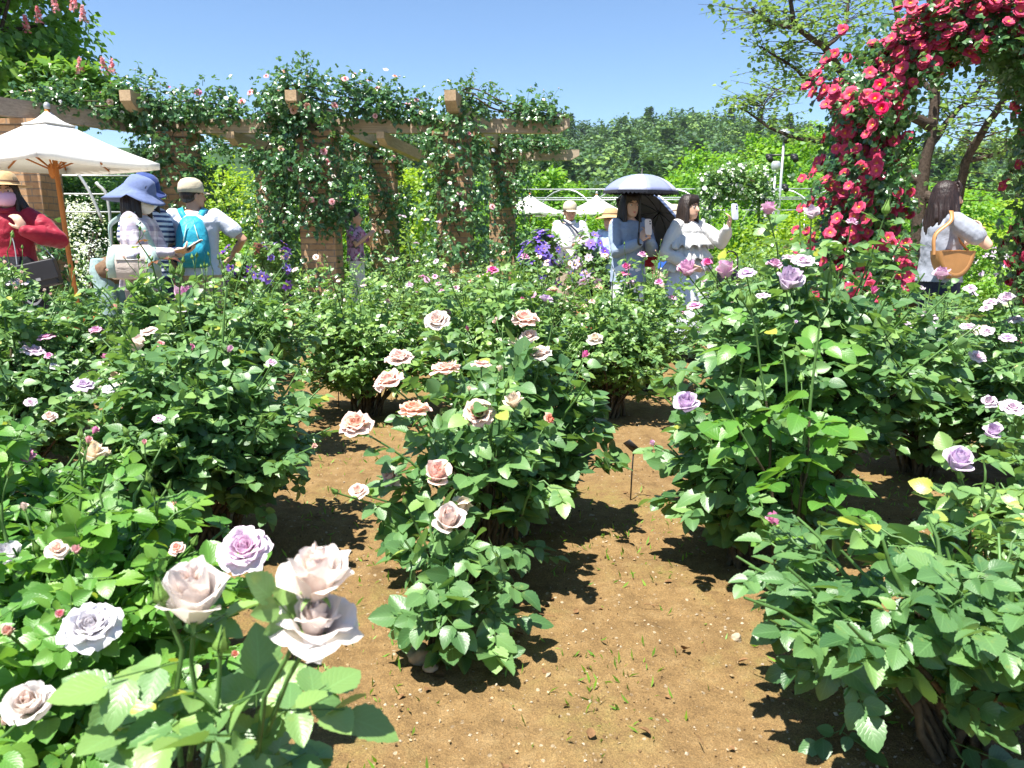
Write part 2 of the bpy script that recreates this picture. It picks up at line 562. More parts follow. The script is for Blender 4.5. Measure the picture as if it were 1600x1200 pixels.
def sepals(mb, r, L, droop, rng, n=5, mat=1):
    for k in range(n):
        ph = k * 2 * np.pi / n + rng.uniform(-.2, .2)
        t = np.linspace(0, 1, 5)
        w = r * .55 * (1 - t) ** .8 + .002
        th = R(40) + (R(droop) - R(40)) * t
        rr = r * .5 + np.cumsum(np.sin(th)) * L / 5
        z = -r * .3 + np.cumsum(np.cos(th)) * L / 5
        c, s = math.cos(ph), math.sin(ph)
        V = []
        for i in range(5):
            for q in (-1, 0, 1):
                x, y = rr[i] - abs(q) * .0, q * w[i]
                V.append([x * c - y * s, x * s + y * c, z[i] + abs(q) * w[i] * .25])
        mb.add(np.array(V), grid_faces(3, 5), mat, .5)


def hip(mb, r, z, h, mat=1):
    loft(mb, [((0, 0, z - h * 1.0), r * .28, r * .28), ((0, 0, z - h * .75), r * .8, r * .8), ((0, 0, z - h * .4), r, r), ((0, 0, z), r * .75, r * .75)], 8, mat)


def make_bloom(kind, seed, lo=False):
    rng = np.random.default_rng(seed)
    mb = MB()
    nu = nv = 4 if lo else 9
    g = 2.39996
    ph = rng.uniform(0, 6)
    if kind in ('full', 'open'):
        rows = [(4, .38, .02, 8, -24, .15, 1.4), (5, .42, .06, 12, -20, .20, 1.4), (6, .46, .10, 17, -8, .24, 1.6), (7, .50, .14, 24, 4, .29, 2), (7, .50, .16, 32, 30, .31, 2.4), (6, .44, .16, 48, 82, .32, 2.6)]
        if kind == 'open':
            rows = [(4, .26, .02, 8, -25, .13, 1.4), (5, .28, .05, 15, -12, .15, 1.4), (6, .32, .08, 24, 12, .20, 1.6), (7, .40, .11, 36, 48, .26, 2), (7, .44, .12, 54, 92, .29, 2.2)]
        if lo: rows = rows[::2] + rows[-1:]
        n = len(rows)
        for k, (m, L, Rb, a0, a1, W, pw) in enumerate(rows):
            o = k / (n - 1)
            for i in range(m):
                ph += 2 * np.pi / m + rng.normal(0, .16)
                petal(mb, Rb, L * rng.uniform(.90, 1.06), a0 + rng.normal(0, 5), a1 + rng.normal(0, 11), W, ph + k * .7, .02 - .02 * o, rng, .05 + .02 * o, .05 + .16 * o ** 2, nu, nv, 0, max(0, o - .2), min(1, o + .15), 0, pw)
        hip(mb, .085, 0, .13); sepals(mb, .10, .28, 130, rng)
    elif kind == 'half':
        rows = [(3, .64, .03, 9, -20, .22, 1.4), (4, .64, .07, 14, -13, .28, 1.5), (4, .64, .11, 21, 2, .33, 1.8), (5, .60, .13, 33, 34, .36, 2.6), (5, .52, .13, 44, 92, .36, 3.0)]
        if lo: rows = rows[1:]
        n = len(rows)
        for k, (m, L, Rb, a0, a1, W, pw) in enumerate(rows):
            o = k / (n - 1)
            for i in range(m if k < n - 1 else int(rng.integers(2, 5))):
                ph += 2 * np.pi / m + rng.normal(0, .18)
                petal(mb, Rb, L * rng.uniform(.92, 1.06), a0 + rng.normal(0, 3), a1 + rng.normal(0, 14), W, ph + k * .9, .0, rng, .02 + .025 * o, .04 + .22 * o ** 2, nu, nv, 0, max(0, o - .25), min(1, o + .15), .2, pw)
        hip(mb, .085, 0, .13); sepals(mb, .10, .30, 140, rng)
    elif kind in ('cup', 'droop'):
        rows = [(3, .86, .03, 5, -20, .22, 1.4), (3, .86, .05, 8, -18, .26, 1.4), (4, .84, .08, 11, -14, .32, 1.5), (4, .80, .12, 17, -6, .38, 1.8), (3, .76, .14, 22, 16, .42, 3.0), (2, .60, .15, 31, 50, .40, 3.0)]
        if kind == 'droop': rows = [(4, .60, .12, 60, 120, .30, 1.5), (3, .7, .1, 75, 150, .34, 1.2)]
        n = len(rows)
        for k, (m, L, Rb, a0, a1, W, pw) in enumerate(rows):
            o = k / (n - 1)
            for i in range(m):
                ph += 2 * np.pi / m + rng.normal(0, .2)
                petal(mb, Rb, L * rng.uniform(.90, 1.06), a0 + rng.normal(0, 3), a1 + rng.normal(0, 12), W, ph + k * .9, .0, rng, .02 + .03 * o, .02 + (.07 if kind == 'cup' else .2) * o ** 2, nu, nv, 0, max(0, o - .25), min(1, o + .15), .2, pw)
        if kind == 'cup': hip(mb, .085, 0, .13); sepals(mb, .10, .34, 140, rng)
    elif kind == 'bud':
        for k, (m, L, Rb, a0, a1, W) in enumerate([(3, .80, .06, 14, -20, .28), (3, .80, .10, 20, -17, .34)] + ([] if lo else [(2, .74, .12, 24, -4, .34)])):
            for i in range(m):
                ph += 2 * np.pi / m
                petal(mb, Rb, L, a0, a1 + rng.normal(0, 5), W, ph + k, 0, rng, .015, .06 * k, nu, nv, 0, .1 + .25 * k, .4 + .25 * k, .4)
        hip(mb, .13, 0, .20); sepals(mb, .17, .50, 110, rng)
    elif kind == 'greenbud':
        loft(mb, [((0, 0, -.05), .10, .10), ((0, 0, .05), .24, .24), ((0, 0, .22), .32, .32), ((0, 0, .42), .27, .27), ((0, 0, .62), .15, .15), ((0, 0, .82), .05, .05), ((0, 0, .98), .012, .012)], 8, 1)
        hip(mb, .15, 0, .25)
        for k in range(5):
            q = k * 1.2566 + .3
            t = np.linspace(0, 1, 5)
            rr = np.array([.16, .30, .345, .22, .10]) ; z = np.array([-.02, .10, .30, .62, 1.12 + rng.uniform(-.1, .2)])
            V = []
            for i in range(5):
                for s in (-1, 0, 1):
                    w = (.15, .18, .16, .09, .01)[i] * s
                    V.append([rr[i] * math.cos(q) - w * math.sin(q), rr[i] * math.sin(q) + w * math.cos(q), z[i]])
            mb.add(np.array(V), grid_faces(3, 5), 1, .7)
    elif kind == 'single':
        for k, (m, a0, a1) in enumerate([(5, 48, 72), (6, 60, 96)]):
            for i in range(m):
                ph += 2 * np.pi / m
                petal(mb, .03, .48, a0, a1 + rng.normal(0, 12), .30, ph + k * .6, .02 - .02 * k, rng, .07, .05, 5, 5, 0, .05, .95 + .05 * k)
        ellipsoid(mb, (0, 0, .06), (.075, .075, .06), None, 7, 4, 2)
        hip(mb, .06, 0, .10)
    elif kind == 'clematis':
        for i in range(7):
            ph += 2 * np.pi / 7
            petal(mb, .03, .50, 66, 96 + rng.normal(0, 8), .18, ph, 0, rng, .05, .0, 5, 5, 0, .2, .9, .9)
        ellipsoid(mb, (0, 0, .04), (.06, .06, .06), None, 6, 4, 2)
        hip(mb, .03, 0, .06)
    elif kind == 'small':
        for k, (m, a0, a1) in enumerate([(4, 10, -15), (5, 45, 75)]):
            for i in range(m):
                ph += 2 * np.pi / m
                petal(mb, .05, .45, a0, a1, .28, ph + k * .5, 0, rng, .05, .1 * k, 4, 4, 0, .3 * k + .1, .5 + .4 * k)
        hip(mb, .07, 0, .1)
    if kind not in BUDKIND:
        k = (.52 if kind == 'cup' else .5) / np.percentile(np.concatenate([np.hypot(v[:, 0], v[:, 1]) for v in mb.v]), 97)
        mb.v = [v * k for v in mb.v]
    return mb


BUDKIND = {'bud', 'greenbud'}
BLOOMS = {}


def bloom_mesh(kind, col, var=0, lo=False):
    key = (kind, col, var, lo)
    if key not in BLOOMS:
        BLOOMS[key] = make_bloom(kind, 100 + var * 17 + len(kind), lo).mesh(kind + '_' + col, [PET.get(col, SEPAL), SEPAL, YELLOW])
    return BLOOMS[key]


def aim(dirv, spin=0.0):
    d = Vector(dirv).normalized()
    q = d.to_track_quat('Z', 'Y')
    e = (q.to_matrix() @ Matrix.Rotation(spin, 3, 'Z')).to_euler()
    return e


def bezier(p0, p1, p2, n):
    t = np.linspace(0, 1, n)[:, None]
    return (1 - t) ** 2 * p0 + 2 * t * (1 - t) * p1 + t * t * p2


def rose_bush(label, base, rx, ry, ztop, zlow=0.2, canes=26, leaf=0.062, mat='rose', lod=1, seed=0, blooms=(), buds=0, budcol='pink',
              dens=1.0, group='rose bushes in the beds', trunk=0.012, tint=0.42, lean=(0, 0), scatter=None, bare=0.30, name='rose_bush', spread=1.0, red_tips=0, dome=.62):
    """blooms: (px,py,d,diam_px,kind,col) placed on the plant; scatter: list of (count, kind, col, diam)"""
    rng = np.random.default_rng(seed + 1000)
    base = np.array([base[0], base[1], 0.0])
    root = thing(name, label, 'rose bush', base, 0, group)
    cm, fm = MB(), MB()
    nodes_P, nodes_T, nodes_s = [], [], []
    ends = []
    curves = []

    def cane(tgt, r0, r1, t_leaf0, sag=0.0, step=None, start=None, leafy=True):
        s = base + np.append(rng.normal(0, .035, 2), 0.0) if start is None else start
        d = tgt - s
        ctl = s + np.array([d[0] * (.30 + rng.uniform(-.15, .2)), d[1] * (.30 + rng.uniform(-.15, .2)), d[2] * (.62 + sag)])
        n = 9
        c = bezier(s, ctl, tgt, n)
        c[1:-1] += rng.normal(0, .006, (n - 2, 3))
        rr_ = np.linspace(r0, r1, n); sd_ = 5 if lod else 7
        if r0 > .0052:
            tube(cm, c[:6] - base, rr_[:6], sd_, 0, .5, False); tube(cm, c[5:] - base, rr_[5:], sd_, 1, .5, False)
        else: tube(cm, c - base, rr_, sd_, 1, .5, False)
        if leafy:
            L = np.linalg.norm(np.diff(c, axis=0), axis=1).sum()
            st = step or leaf * 0.85
            k = max(2, int(L * (1 - t_leaf0) / st * dens))
            tt = np.sort(np.clip(rng.uniform(t_leaf0, .97, k), 0, .97))
            idx = tt * (n - 1); i = np.minimum(idx.astype(int), n - 2); f = (idx - i)[:, None]
            nodes_P.append(c[i] * (1 - f) + c[i + 1] * f)
            nodes_T.append(nrm(c[i + 1] - c[i]))
            nodes_s.append(.72 + .38 * np.sin(np.pi * tt))
        curves.append(c)
        return c

    bl = []
    for b in blooms:
        px, py, d, dp, kind, col = b[:6]
        P = at(px, py, d)
        zc = d * CP + (CAMH - P[2]) * SP
        D = dp / F * zc * (1.0 if kind in BUDKIND else .86)
        h = D * (.55 if kind in BUDKIND else .2)
        tgt = P - np.array([0, 0, h])
        c = cane(tgt, .0062 if lod < 2 else .006, .0026, .45)
        bl.append((tgt, nrm(c[-1] - c[-2]), D, kind, col, b[6] if len(b) > 6 else None))
    c0 = np.array([base[0] + lean[0], base[1] + lean[1]])
    for i in range(canes):
        a = i * 2.39996 + rng.uniform(-.3, .3)
        q = math.sqrt((i + .5) / canes) * rng.uniform(.85, 1.05)
        x, y = c0[0] + rx * q * math.cos(a), c0[1] + ry * q * math.sin(a)
        z = zlow + (ztop - zlow) * (1 - dome * q ** 2.2) * (rng.uniform(.62, 1.0) if rng.random() > .22 else rng.uniform(1.02, 1.22)) + rng.normal(0, .02)
        tgt = np.array([x, y, max(z, .1)])
        c = cane(tgt, rng.uniform(.6, 1) * trunk, .003, bare)
        ends.append(c)
        for k in range(rng.integers(2, 4)):
            t = rng.uniform(.35, .85)
            s = c[int(t * 8)]
            o = nrm(np.array([s[0] - base[0], s[1] - base[1], 0]) * 1.5 + rng.normal(0, .18, 3) + np.array([0, 0, .12]))
            cane(s + o * rng.uniform(.10, .24) * spread, .0045, .0022, .2, .1, leaf * .7, s)
    P = np.concatenate(nodes_P); T = np.concatenate(nodes_T); S = np.concatenate(nodes_s) * leaf
    k = len(P)
    az = rng.uniform(0, 2 * np.pi, k)
    rd = np.stack([np.cos(az), np.sin(az), np.zeros(k)], -1)
    out = perp_out(P.copy(), np.array([c0[0], c0[1], 0]))
    A = nrm(rd * .9 + out * .55 + T * .35 + np.stack([0 * az, 0 * az, rng.normal(0.0, .22, k)], -1))
    N = nrm(np.array([0, -.10, 1.0]) + out * .38 + rng.normal(0, .24, (k, 3)))
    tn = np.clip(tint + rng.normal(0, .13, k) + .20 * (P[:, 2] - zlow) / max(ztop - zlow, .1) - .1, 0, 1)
    S = S * rng.uniform(.8, 1.15, k)
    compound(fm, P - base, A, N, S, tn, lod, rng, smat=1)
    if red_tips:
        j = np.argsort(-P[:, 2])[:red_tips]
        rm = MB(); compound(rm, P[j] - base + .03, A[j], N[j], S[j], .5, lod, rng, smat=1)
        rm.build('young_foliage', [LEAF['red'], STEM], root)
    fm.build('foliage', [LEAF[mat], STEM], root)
    for (tgt, dr, D, kind, col, face) in bl:
        fd = nrm(np.array([0, -.28, 1.0]) + rng.normal(0, .22, 3) + dr * .3) if face is None else np.array(face, float)
        if kind in BUDKIND: fd = nrm(dr + rng.normal(0, .1, 3) + np.array([0, 0, .6]))
        v = int(rng.integers(0, 3))
        link_mesh('bud' if kind in BUDKIND else 'bloom', bloom_mesh(kind, col, v, lod >= 2), root, tgt - base, aim(fd, rng.uniform(0, 6)), D)
    tips = sorted(ends, key=lambda c: -c[-1][2])
    if scatter:
        for cnt, kind, col, dia in scatter:
            for i in range(cnt):
                c = ends[int(len(ends) * rng.random() ** 1.3) % len(ends)] if rng.random() < .5 else tips[int(rng.random() ** 1.6 * len(tips))]
                p = c[-1] + np.array([rng.normal(0, .05), rng.normal(0, .05), rng.uniform(.0, .08)])
                tube(cm, [c[-2] - base, c[-1] - base, p - base], .0022, 4, 1)
                D = dia * rng.uniform(.8, 1.2)
                fd = nrm(np.array([0, -.3, 1]) + rng.normal(0, .35, 3))
                o = link_mesh('bud' if kind in BUDKIND else 'bloom', bloom_mesh(kind, col, int(rng.integers(0, 3)), lod >= 2), root, p - base, aim(fd, rng.uniform(0, 6)), D)
    for i in range(min(buds, len(tips))):
        c = tips[i]
        n = int(rng.integers(1, 4)) if lod <= 1 else 1
        for q in range(n):
            dv = nrm(np.array([rng.normal(0, .35), rng.normal(0, .35), 1]))
            p = c[-1] + dv * rng.uniform(.05, .10)
            tube(cm, [c[-1] - base, (c[-1] + p) / 2 - base + rng.normal(0, .004, 3), p - base], .0018, 4, 1)
            link_mesh('bud', bloom_mesh('greenbud' if rng.random() < .7 else 'bud', budcol, int(rng.integers(0, 3)), lod >= 2), root, p - base, aim(dv, rng.uniform(0, 6)), rng.uniform(.016, .026))
    cm.build('canes', [CANE, STEM], root)
    return root


# ------------------------------------------------------------------ leafy volumes: shrubs, climbers, trees
def scatter_leaves(mb, P, out, size, tint, rng, lod=3, droop=.1, up=.7, jitter=.45, mat=0):
    k = len(P)
    az = rng.normal(0, 1, (k, 3)); az[:, 2] -= droop * 2
    N = nrm(np.array([0, 0, up]) + out * .7 + rng.normal(0, jitter, (k, 3)))
    A = nrm(az - N * np.sum(az * N, -1, keepdims=True) * .9 + out * .3)
    s = size * rng.uniform(.7, 1.25, k)
    M = frames(A, N) * s[:, None, None]
    mb.stamp(LT[lod], M, P, mat, np.clip(tint, 0, 1))


def blob_points(rng, n, c, r, clumps=26, clump_r=.3, shell=.62, squash=.75):
    """leaf positions gathered into clumps around an ellipsoid; returns P,out,clump shade"""
    r = np.asarray(r, float); c = np.asarray(c, float)
    d = nrm(rng.normal(0, 1, (clumps, 3)))
    q = (shell + (1 - shell) * rng.random(clumps) ** .6)[:, None]
    cc = d * q * r * (1 + .16 * nz(d, 2.3, float(rng.uniform(0, 9))))[:, None]
    i = rng.integers(0, clumps, n)
    e = rng.normal(0, 1, (n, 3)) * clump_r * np.mean(r) * np.array([1, 1, squash]) * rng.uniform(.5, 1, (clumps, 1))[i]
    P = cc[i] + e
    out = nrm(P / r + e * 1.2)
    sh = rng.normal(0, .16, clumps)[i]
    return P + c, out, sh


def shrub(label, base, r, h, mat='bright', n=2600, leaf=.06, seed=0, name='shrub', cat='shrub', group=None, lod=3, flowers=None, tint=.5, stems=6, clumps=40):
    rng = np.random.default_rng(seed + 77)
    b = np.array([base[0], base[1], base[2] if len(base) > 2 else 0.0])
    root = thing(name, label, cat, b, 0, group)
    mb = MB()
    P, out, sh = blob_points(rng, n, (0, 0, h * .54), (r, r, h * .46), clumps, .22, .55)
    ok = P[:, 2] > .03
    P, out, sh = P[ok], out[ok], sh[ok]
    scatter_leaves(mb, P, out, leaf, tint + sh + rng.normal(0, .12, len(P)), rng, lod)
    mb.build('foliage', LEAF[mat], root)
    sm = MB()
    for i in range(stems):
        a = rng.uniform(0, 6.28)
        tip = np.array([math.cos(a) * r * .55, math.sin(a) * r * .55, h * .7])
        tube(sm, bezier(np.zeros(3), np.array([tip[0] * .3, tip[1] * .3, h * .4]), tip, 6), np.linspace(.02, .006, 6) * max(h / 1.5, .4), 5)
    sm.build('stems', BARK, root)
    if flowers:
        for cnt, kind, col, dia in flowers:
            d = nrm(rng.normal(0, 1, (cnt, 3)) + np.array([0, -.7, .5]))
            for i in range(cnt):
                p = np.array([0, 0, h * .54]) + d[i] * np.array([r, r, h * .46]) * rng.uniform(.9, 1.12)
                link_mesh('bloom', bloom_mesh(kind, col, int(rng.integers(0, 3)), True), root, p, aim(nrm(d[i] + rng.normal(0, .3, 3)), rng.uniform(0, 6)), dia * rng.uniform(.8, 1.2))
    return root


def tree(name, label, base, h, r, trunk_r=.18, crown_z=.6, mat='tree', n=5200, leaf=.30, seed=0, group=None, clumps=60, tint=.5, squash=1.0, clump_r=.17, cat='tree'):
    rng = np.random.default_rng(seed + 321)
    root = thing(name, label, cat, base, rng.uniform(0, 6.28), group)
    tm = MB()
    c = np.array([0, 0, h * crown_z])
    rz = h * (1 - crown_z) * squash
    top = np.array([rng.normal(0, .1) * r, rng.normal(0, .1) * r, h * (crown_z + .1)])
    tube(tm, smooth_path([(0, 0, -.1), (r * .03, 0, h * .2), top * np.array([.5, .5, .7]), top], 8), np.linspace(trunk_r * 1.2, trunk_r * .3, 8), 8)
    for i in range(9):
        a = i * 2.4 + rng.uniform(-.3, .3)
        z0 = h * (crown_z * .45 + .045 * i)
        e = c + np.array([math.cos(a) * r * .75, math.sin(a) * r * .75, rz * rng.uniform(-.3, .7)])
        s = np.array([0, 0, z0])
        tube(tm, bezier(s, (s + e) / 2 + np.array([0, 0, -.05 * h]), e, 6), np.linspace(trunk_r * .45, trunk_r * .1, 6), 6)
    tm.build('trunk', BARK, root)
    mb = MB()
    P, out, sh = blob_points(rng, n, c, (r, r, rz), clumps, clump_r, .58)
    scatter_leaves(mb, P, out, leaf, tint + sh + rng.normal(0, .13, n), rng, 3)
    mb.build('crown', LEAF[mat], root)
    return root


def copy_tree(o, parent=None):
    c = o.copy(); COL.objects.link(c); c.parent = parent
    for ch in o.children: copy_tree(ch, c)
    return c
# ------------------------------------------------------------------ people
SKIN = plain('skin', (0.62, 0.38, 0.27), 0.55, 0.35, 0.05, 8)
SKIN_TAN = plain('skin_tanned', (0.46, 0.26, 0.17), 0.55, 0.35, 0.05, 8)
EYEM = plain('eye_dark', (0.02, 0.012, 0.01), 0.2, 0.6, 0.1)
EYEW = plain('eye_white', (0.75, 0.73, 0.70), 0.3, 0.5, 0.02)
LIP = plain('lips', (0.50, 0.13, 0.12), 0.4, 0.4, 0.05)
def hair_mat(name, c):
    m, nt, out = mk(name)
    co = objco(nt)
    mp = nd(nt, 'ShaderNodeMapping'); mp.inputs['Scale'].default_value = (60, 60, 4); nt.links.new(co, mp.inputs[0])
    n = noise(nt, 2.0, 4, .6, mp.outputs[0])
    p = principled(nt, ramp(nt, n, [(.35, [x * .5 for x in c]), (.7, [x * 1.9 for x in c])]), .42, .35, bump(nt, n, .5, .01))
    nt.links.new(p.outputs[0], out.inputs[0])
    return m
HAIR = hair_mat('dark_hair', (0.020, 0.013, 0.010))
HAIRB = hair_mat('brown_hair', (0.020, 0.011, 0.009))


def rotz(a): return np.array([[math.cos(a), -math.sin(a), 0], [math.sin(a), math.cos(a), 0], [0, 0, 1]])
def rotx(a): return np.array([[1, 0, 0], [0, math.cos(a), -math.sin(a)], [0, math.sin(a), math.cos(a)]])
def roty(a): return np.array([[math.cos(a), 0, math.sin(a)], [0, 1, 0], [-math.sin(a), 0, math.cos(a)]])


def ik(s, t, a, b, hint):
    s, t = np.asarray(s, float), np.asarray(t, float)
    d = t - s; L = np.linalg.norm(d)
    if L > (a + b) * .995: t = s + d / L * (a + b) * .995; d = t - s; L = np.linalg.norm(d)
    x = (a * a - b * b + L * L) / (2 * L)
    h = math.sqrt(max(a * a - x * x, 1e-6))
    u = d / L
    k = np.asarray(hint, float); k = k - u * k.dot(u); k /= max(np.linalg.norm(k), 1e-6)
    return s + u * x + k * h, t


def hand(mb, w, d, n, side, curl=.6, k=1.0):
    """palm + five fingers; w wrist, d hand direction, n palm normal (towards what is held)"""
    d = nrm(np.asarray(d, float)); n = np.asarray(n, float); n = nrm(n - d * n.dot(d)); x = np.cross(d, n) * side
    M = np.stack([x, d, n], -1)
    ellipsoid(mb, w + d * .045 * k, np.array([.040, .052, .017]) * k, M, 14, 9)
    lens = [.066, .074, .070, .054]
    for i, L in enumerate(lens):
        b = w + (d * .085 + x * (.027 - .018 * i)) * k
        pts = [b - d * .02 * k, b]
        a = curl * .5
        p = b
        for q in range(3):
            a += curl * (.45 if q else .2)
            p = p + (d * math.cos(a) + n * math.sin(a)) * L / 3 * k * 1.05
            pts.append(p)
        limb(mb, pts, [.0098 * k, .0095 * k, .0088 * k, .0080 * k, .0070 * k], 7)
    b = w + (d * .022 + x * .032) * k
    limb(mb, [b, b + (d * .028 + x * .024 + n * .010) * k, b + (d * .055 + x * .030 + n * .026) * k], [.0125 * k, .0115 * k, .0085 * k], 7)


def person(label, loc, yaw, H, top=None, sleeve='long', bottom=None, bottom_kind='trousers', lhand=None, rhand=None, lean=0.0, head_yaw=0.0, head_pitch=0.0,
           hair=None, hair_mat_=HAIR, mask=None, hat=None, skin=SKIN, build=1.0, shoes=None, group=None, collar=None, puffy=1.0, ldir=None, rdir=None, lnorm=None, rnorm=None,
           lhint=None, rhint=None, hem=.86, cut=None, stance=.085, knee_bend=0.0, smile=False, glasses=False, cuff=None, base_z=0.0):
    k = H / 1.65
    root = thing('person', label, 'person', (loc[0], loc[1], base_z), yaw, group)
    Mx = rotx(lean)                       # forward = -Y, lean>0 bends forward
    hip0 = np.array([0, 0, .88 * k])
    def tor(p): return hip0 + Mx @ (np.asarray(p, float) * k - hip0)
    sh = {s: tor((s * .165 * build, .01, 1.345)) for s in (-1, 1)}   # s=+1 is the person's left in local +x when facing -y
    neck = tor((0, .015, 1.385))
    hc = tor((0, -.005, 1.52))
    Hd = rotz(head_yaw) @ rotx(lean * .4 + head_pitch)
    def hd(p): return hc + Hd @ (np.asarray(p, float) * k)
    body, shirt, legs = MB(), MB(), MB()
    # --- torso
    b = build
    rings = [(.80, .135 * b, .105 * b), (.90, .168 * b, .118 * b), (1.0, .140 * b, .102 * b), (1.08, .128 * b, .096 * b), (1.2, .150 * b, .108 * b), (1.30, .165 * b, .10 * b), (1.355, .13 * b, .075), (1.40, .06, .055)]
    loft(body, [(tor((0, .005, z)), rx * k, ry * k, Mx) for z, rx, ry in rings], 20)
    limb(body, [tor((0, .02, 1.34)), hc + Hd @ np.array([0, .015, -.05]) * k], [.056 * k, .052 * k], 12)
    # --- head : skull, jaw, nose, ears
    ellipsoid(body, hd((0, .012, .03)), np.array([.076, .094, .098]) * k, Hd, 20, 14)
    loft(body, [(hd((0, -.052, -.108)), .022 * k, .018 * k, Hd), (hd((0, -.046, -.098)), .037 * k, .034 * k, Hd), (hd((0, -.03, -.065)), .058 * k, .060 * k, Hd), (hd((0, -.012, -.02)), .070 * k, .080 * k, Hd), (hd((0, -.004, .02)), .072 * k, .086 * k, Hd)], 16)
    limb(body, [hd((0, -.088, .012)), hd((0, -.107, -.026))], [.009 * k, .0145 * k], 8)
    for s in (-1, 1):
        ellipsoid(body, hd((s * .077, .012, -.012)), np.array([.010, .019, .030]) * k, Hd, 8, 6)
    # --- arms
    for s, tgt, dr, nm_, hint in ((1, lhand, ldir, lnorm, lhint), (-1, rhand, rdir, rnorm, rhint)):
        if tgt is None: tgt = np.array([s * .235 * b, -.03, .84])
        t = np.asarray(tgt, float) * k
        e, w = ik(sh[s], t, .285 * k, .25 * k, np.array(hint if hint is not None else (s * .6, .55, -.7)))
        limb(body, [sh[s], (sh[s] * .5 + e * .5), e, e * .45 + w * .55, w], np.array([.052, .045, .037, .034, .025]) * k * (.6 + .4 * b), 12)
        dd = nrm(w - e) if dr is None else nrm(np.asarray(dr, float))
        nn = np.array([-s, -.3, 0.1]) if nm_ is None else np.asarray(nm_, float)
        hand(body, w, dd, nn, s, .75 if dr is not None else .35, k)
        if top is not None:
            r = np.array([.068, .062, .055, .050, .043]) * k * (.6 + .4 * b)
            if sleeve == 'long':
                m_ = e * .5 + w * .5
                pu = puffy
                limb(shirt, [sh[s] + np.array([-s * .02 * k, 0, .0]), sh[s] * .55 + e * .45, e, m_, w - dd * .015], [r[0], r[1] * pu ** .7, r[2] * pu, r[3] * pu, r[4] * (1 + .15 * (pu - 1))], 14)
            elif sleeve == 'short':
                q = sh[s] * .38 + e * .62
                limb(shirt, [sh[s] + np.array([-s * .02 * k, 0, 0.0]), sh[s] * .7 + e * .3, q], [r[0], r[1] * 1.12, r[1] * 1.12], 14)
    # --- legs
    for s in (-1, 1):
        h0 = np.array([s * .085 * k, .0, .86 * k]); an = np.array([s * stance * k, .02, .075 * k]); kn = (h0 + an) / 2 + np.array([0, -.03 - knee_bend, .0])
        limb(body, [h0, (h0 + kn) / 2, kn, kn * .6 + an * .4, an], np.array([.082 * b, .070 * b, .050, .052, .034]) * k, 14)
        limb(body, [an + np.array([0, .035, -.045]) * k, an + np.array([0, -.06, -.045]) * k, an + np.array([0, -.13, -.053]) * k], np.array([.030, .032, .022]) * k, 10)
        if bottom is not None and bottom_kind == 'trousers':
            limb(legs, [h0 + np.array([-s * .01, 0, .04]) * k, (h0 + kn) / 2, kn, kn * .5 + an * .5, an + np.array([0, 0, .02])], np.array([.105 * b, .094 * b, .078, .074, .070]) * k, 16)
        sm = MB()
        limb(sm, [an + np.array([0, .045, -.045]) * k, an + np.array([0, -.06, -.040]) * k, an + np.array([0, -.145, -.050]) * k], np.array([.036, .040, .028]) * k, 12)
        box(sm, an + np.array([0, -.045, -.070]) * k, (.075 * k, .265 * k, .02 * k))
        sm.build('shoe', shoes or SHOE, root)
    voxel(body, 'body', skin, root, .0065 * k, 3, .5)
    if top is not None:
        g = .018
        rr = [(hem, .172 * b + g, .122 * b + g + .01)] if hem < .95 else [(hem, .15 * b + g, .11 * b + g)]
        rr += [(z, rx + g, ry + g) for z, rx, ry in [(1.0, .150 * b, .108 * b), (1.08, .146 * b, .104 * b), (1.2, .158 * b, .112 * b), (1.30, .168 * b, .104 * b), (1.36, .130 * b, .075)] if z > hem + .03] + [(1.388, .066, .062)]
        loft(shirt, [(tor((0, .005, z)), rx * k, ry * k, Mx) for z, rx, ry in rr], 24)
        o = voxel(shirt, 'top', top, root, .008 * k, 3, .5)
        me = o.data
        V = np.empty(len(me.vertices) * 3, np.float32); me.vertices.foreach_get('co', V); V = V.reshape(-1, 3)
        Nn = np.empty(len(me.vertices) * 3, np.float32); me.vertices.foreach_get('normal', Nn); Nn = Nn.reshape(-1, 3)
        wr = .005 * nz(V * np.array([1, 1, .7]), 16, yaw * 3 + loc[0]) + .003 * nz(V, 38, loc[1])
        V = V + Nn * wr[:, None]
        me.vertices.foreach_set('co', V.astype(np.float32).reshape(-1)); me.update()
    if bottom is not None:
        if bottom_kind == 'trousers':
            loft(legs, [((0, .005, .80 * k), .145 * b * k, .115 * b * k), ((0, .005, .90 * k), .182 * b * k, .132 * b * k), ((0, .005, 1.0 * k), .158 * b * k, .118 * b * k), ((0, .005, 1.03 * k), .152 * b * k, .112 * b * k)], 22)
            o = voxel(legs, 'trousers', bottom, root, .009 * k, 3, .5)
            me = o.data
            V = np.empty(len(me.vertices) * 3, np.float32); me.vertices.foreach_get('co', V); V = V.reshape(-1, 3)
            V = V + (.006 * nz(V * np.array([1, 1, .6]), 14, loc[0]))[:, None] * nrm(V * np.array([1, 1, 0]) + 1e-4)
            me.vertices.foreach_set('co', V.astype(np.float32).reshape(-1)); me.update()
        else:
            sk = MB()
            a = np.linspace(0, 2 * np.pi, 60, endpoint=False)
            rows = []
            for t in np.linspace(0, 1, 16):
                z = (1.02 - .80 * t) * k
                r = (.150 + .18 * t ** .8) * b * k * (1 + (.05 * t) * np.sin(a * 9 + 1) + .03 * t * np.sin(a * 5))
                rows.append(np.stack([r * np.cos(a), r * np.sin(a) * .85, z + 0 * a], -1))
            sk.add(np.array(rows).reshape(-1, 3), grid_faces(60, 16, True)[:, ::-1], 0, .5, np.stack(np.broadcast_arrays((a / 6.2832)[None], np.linspace(0, 1, 16)[:, None]), -1).reshape(-1, 2))
            o = sk.build('skirt', bottom, root)
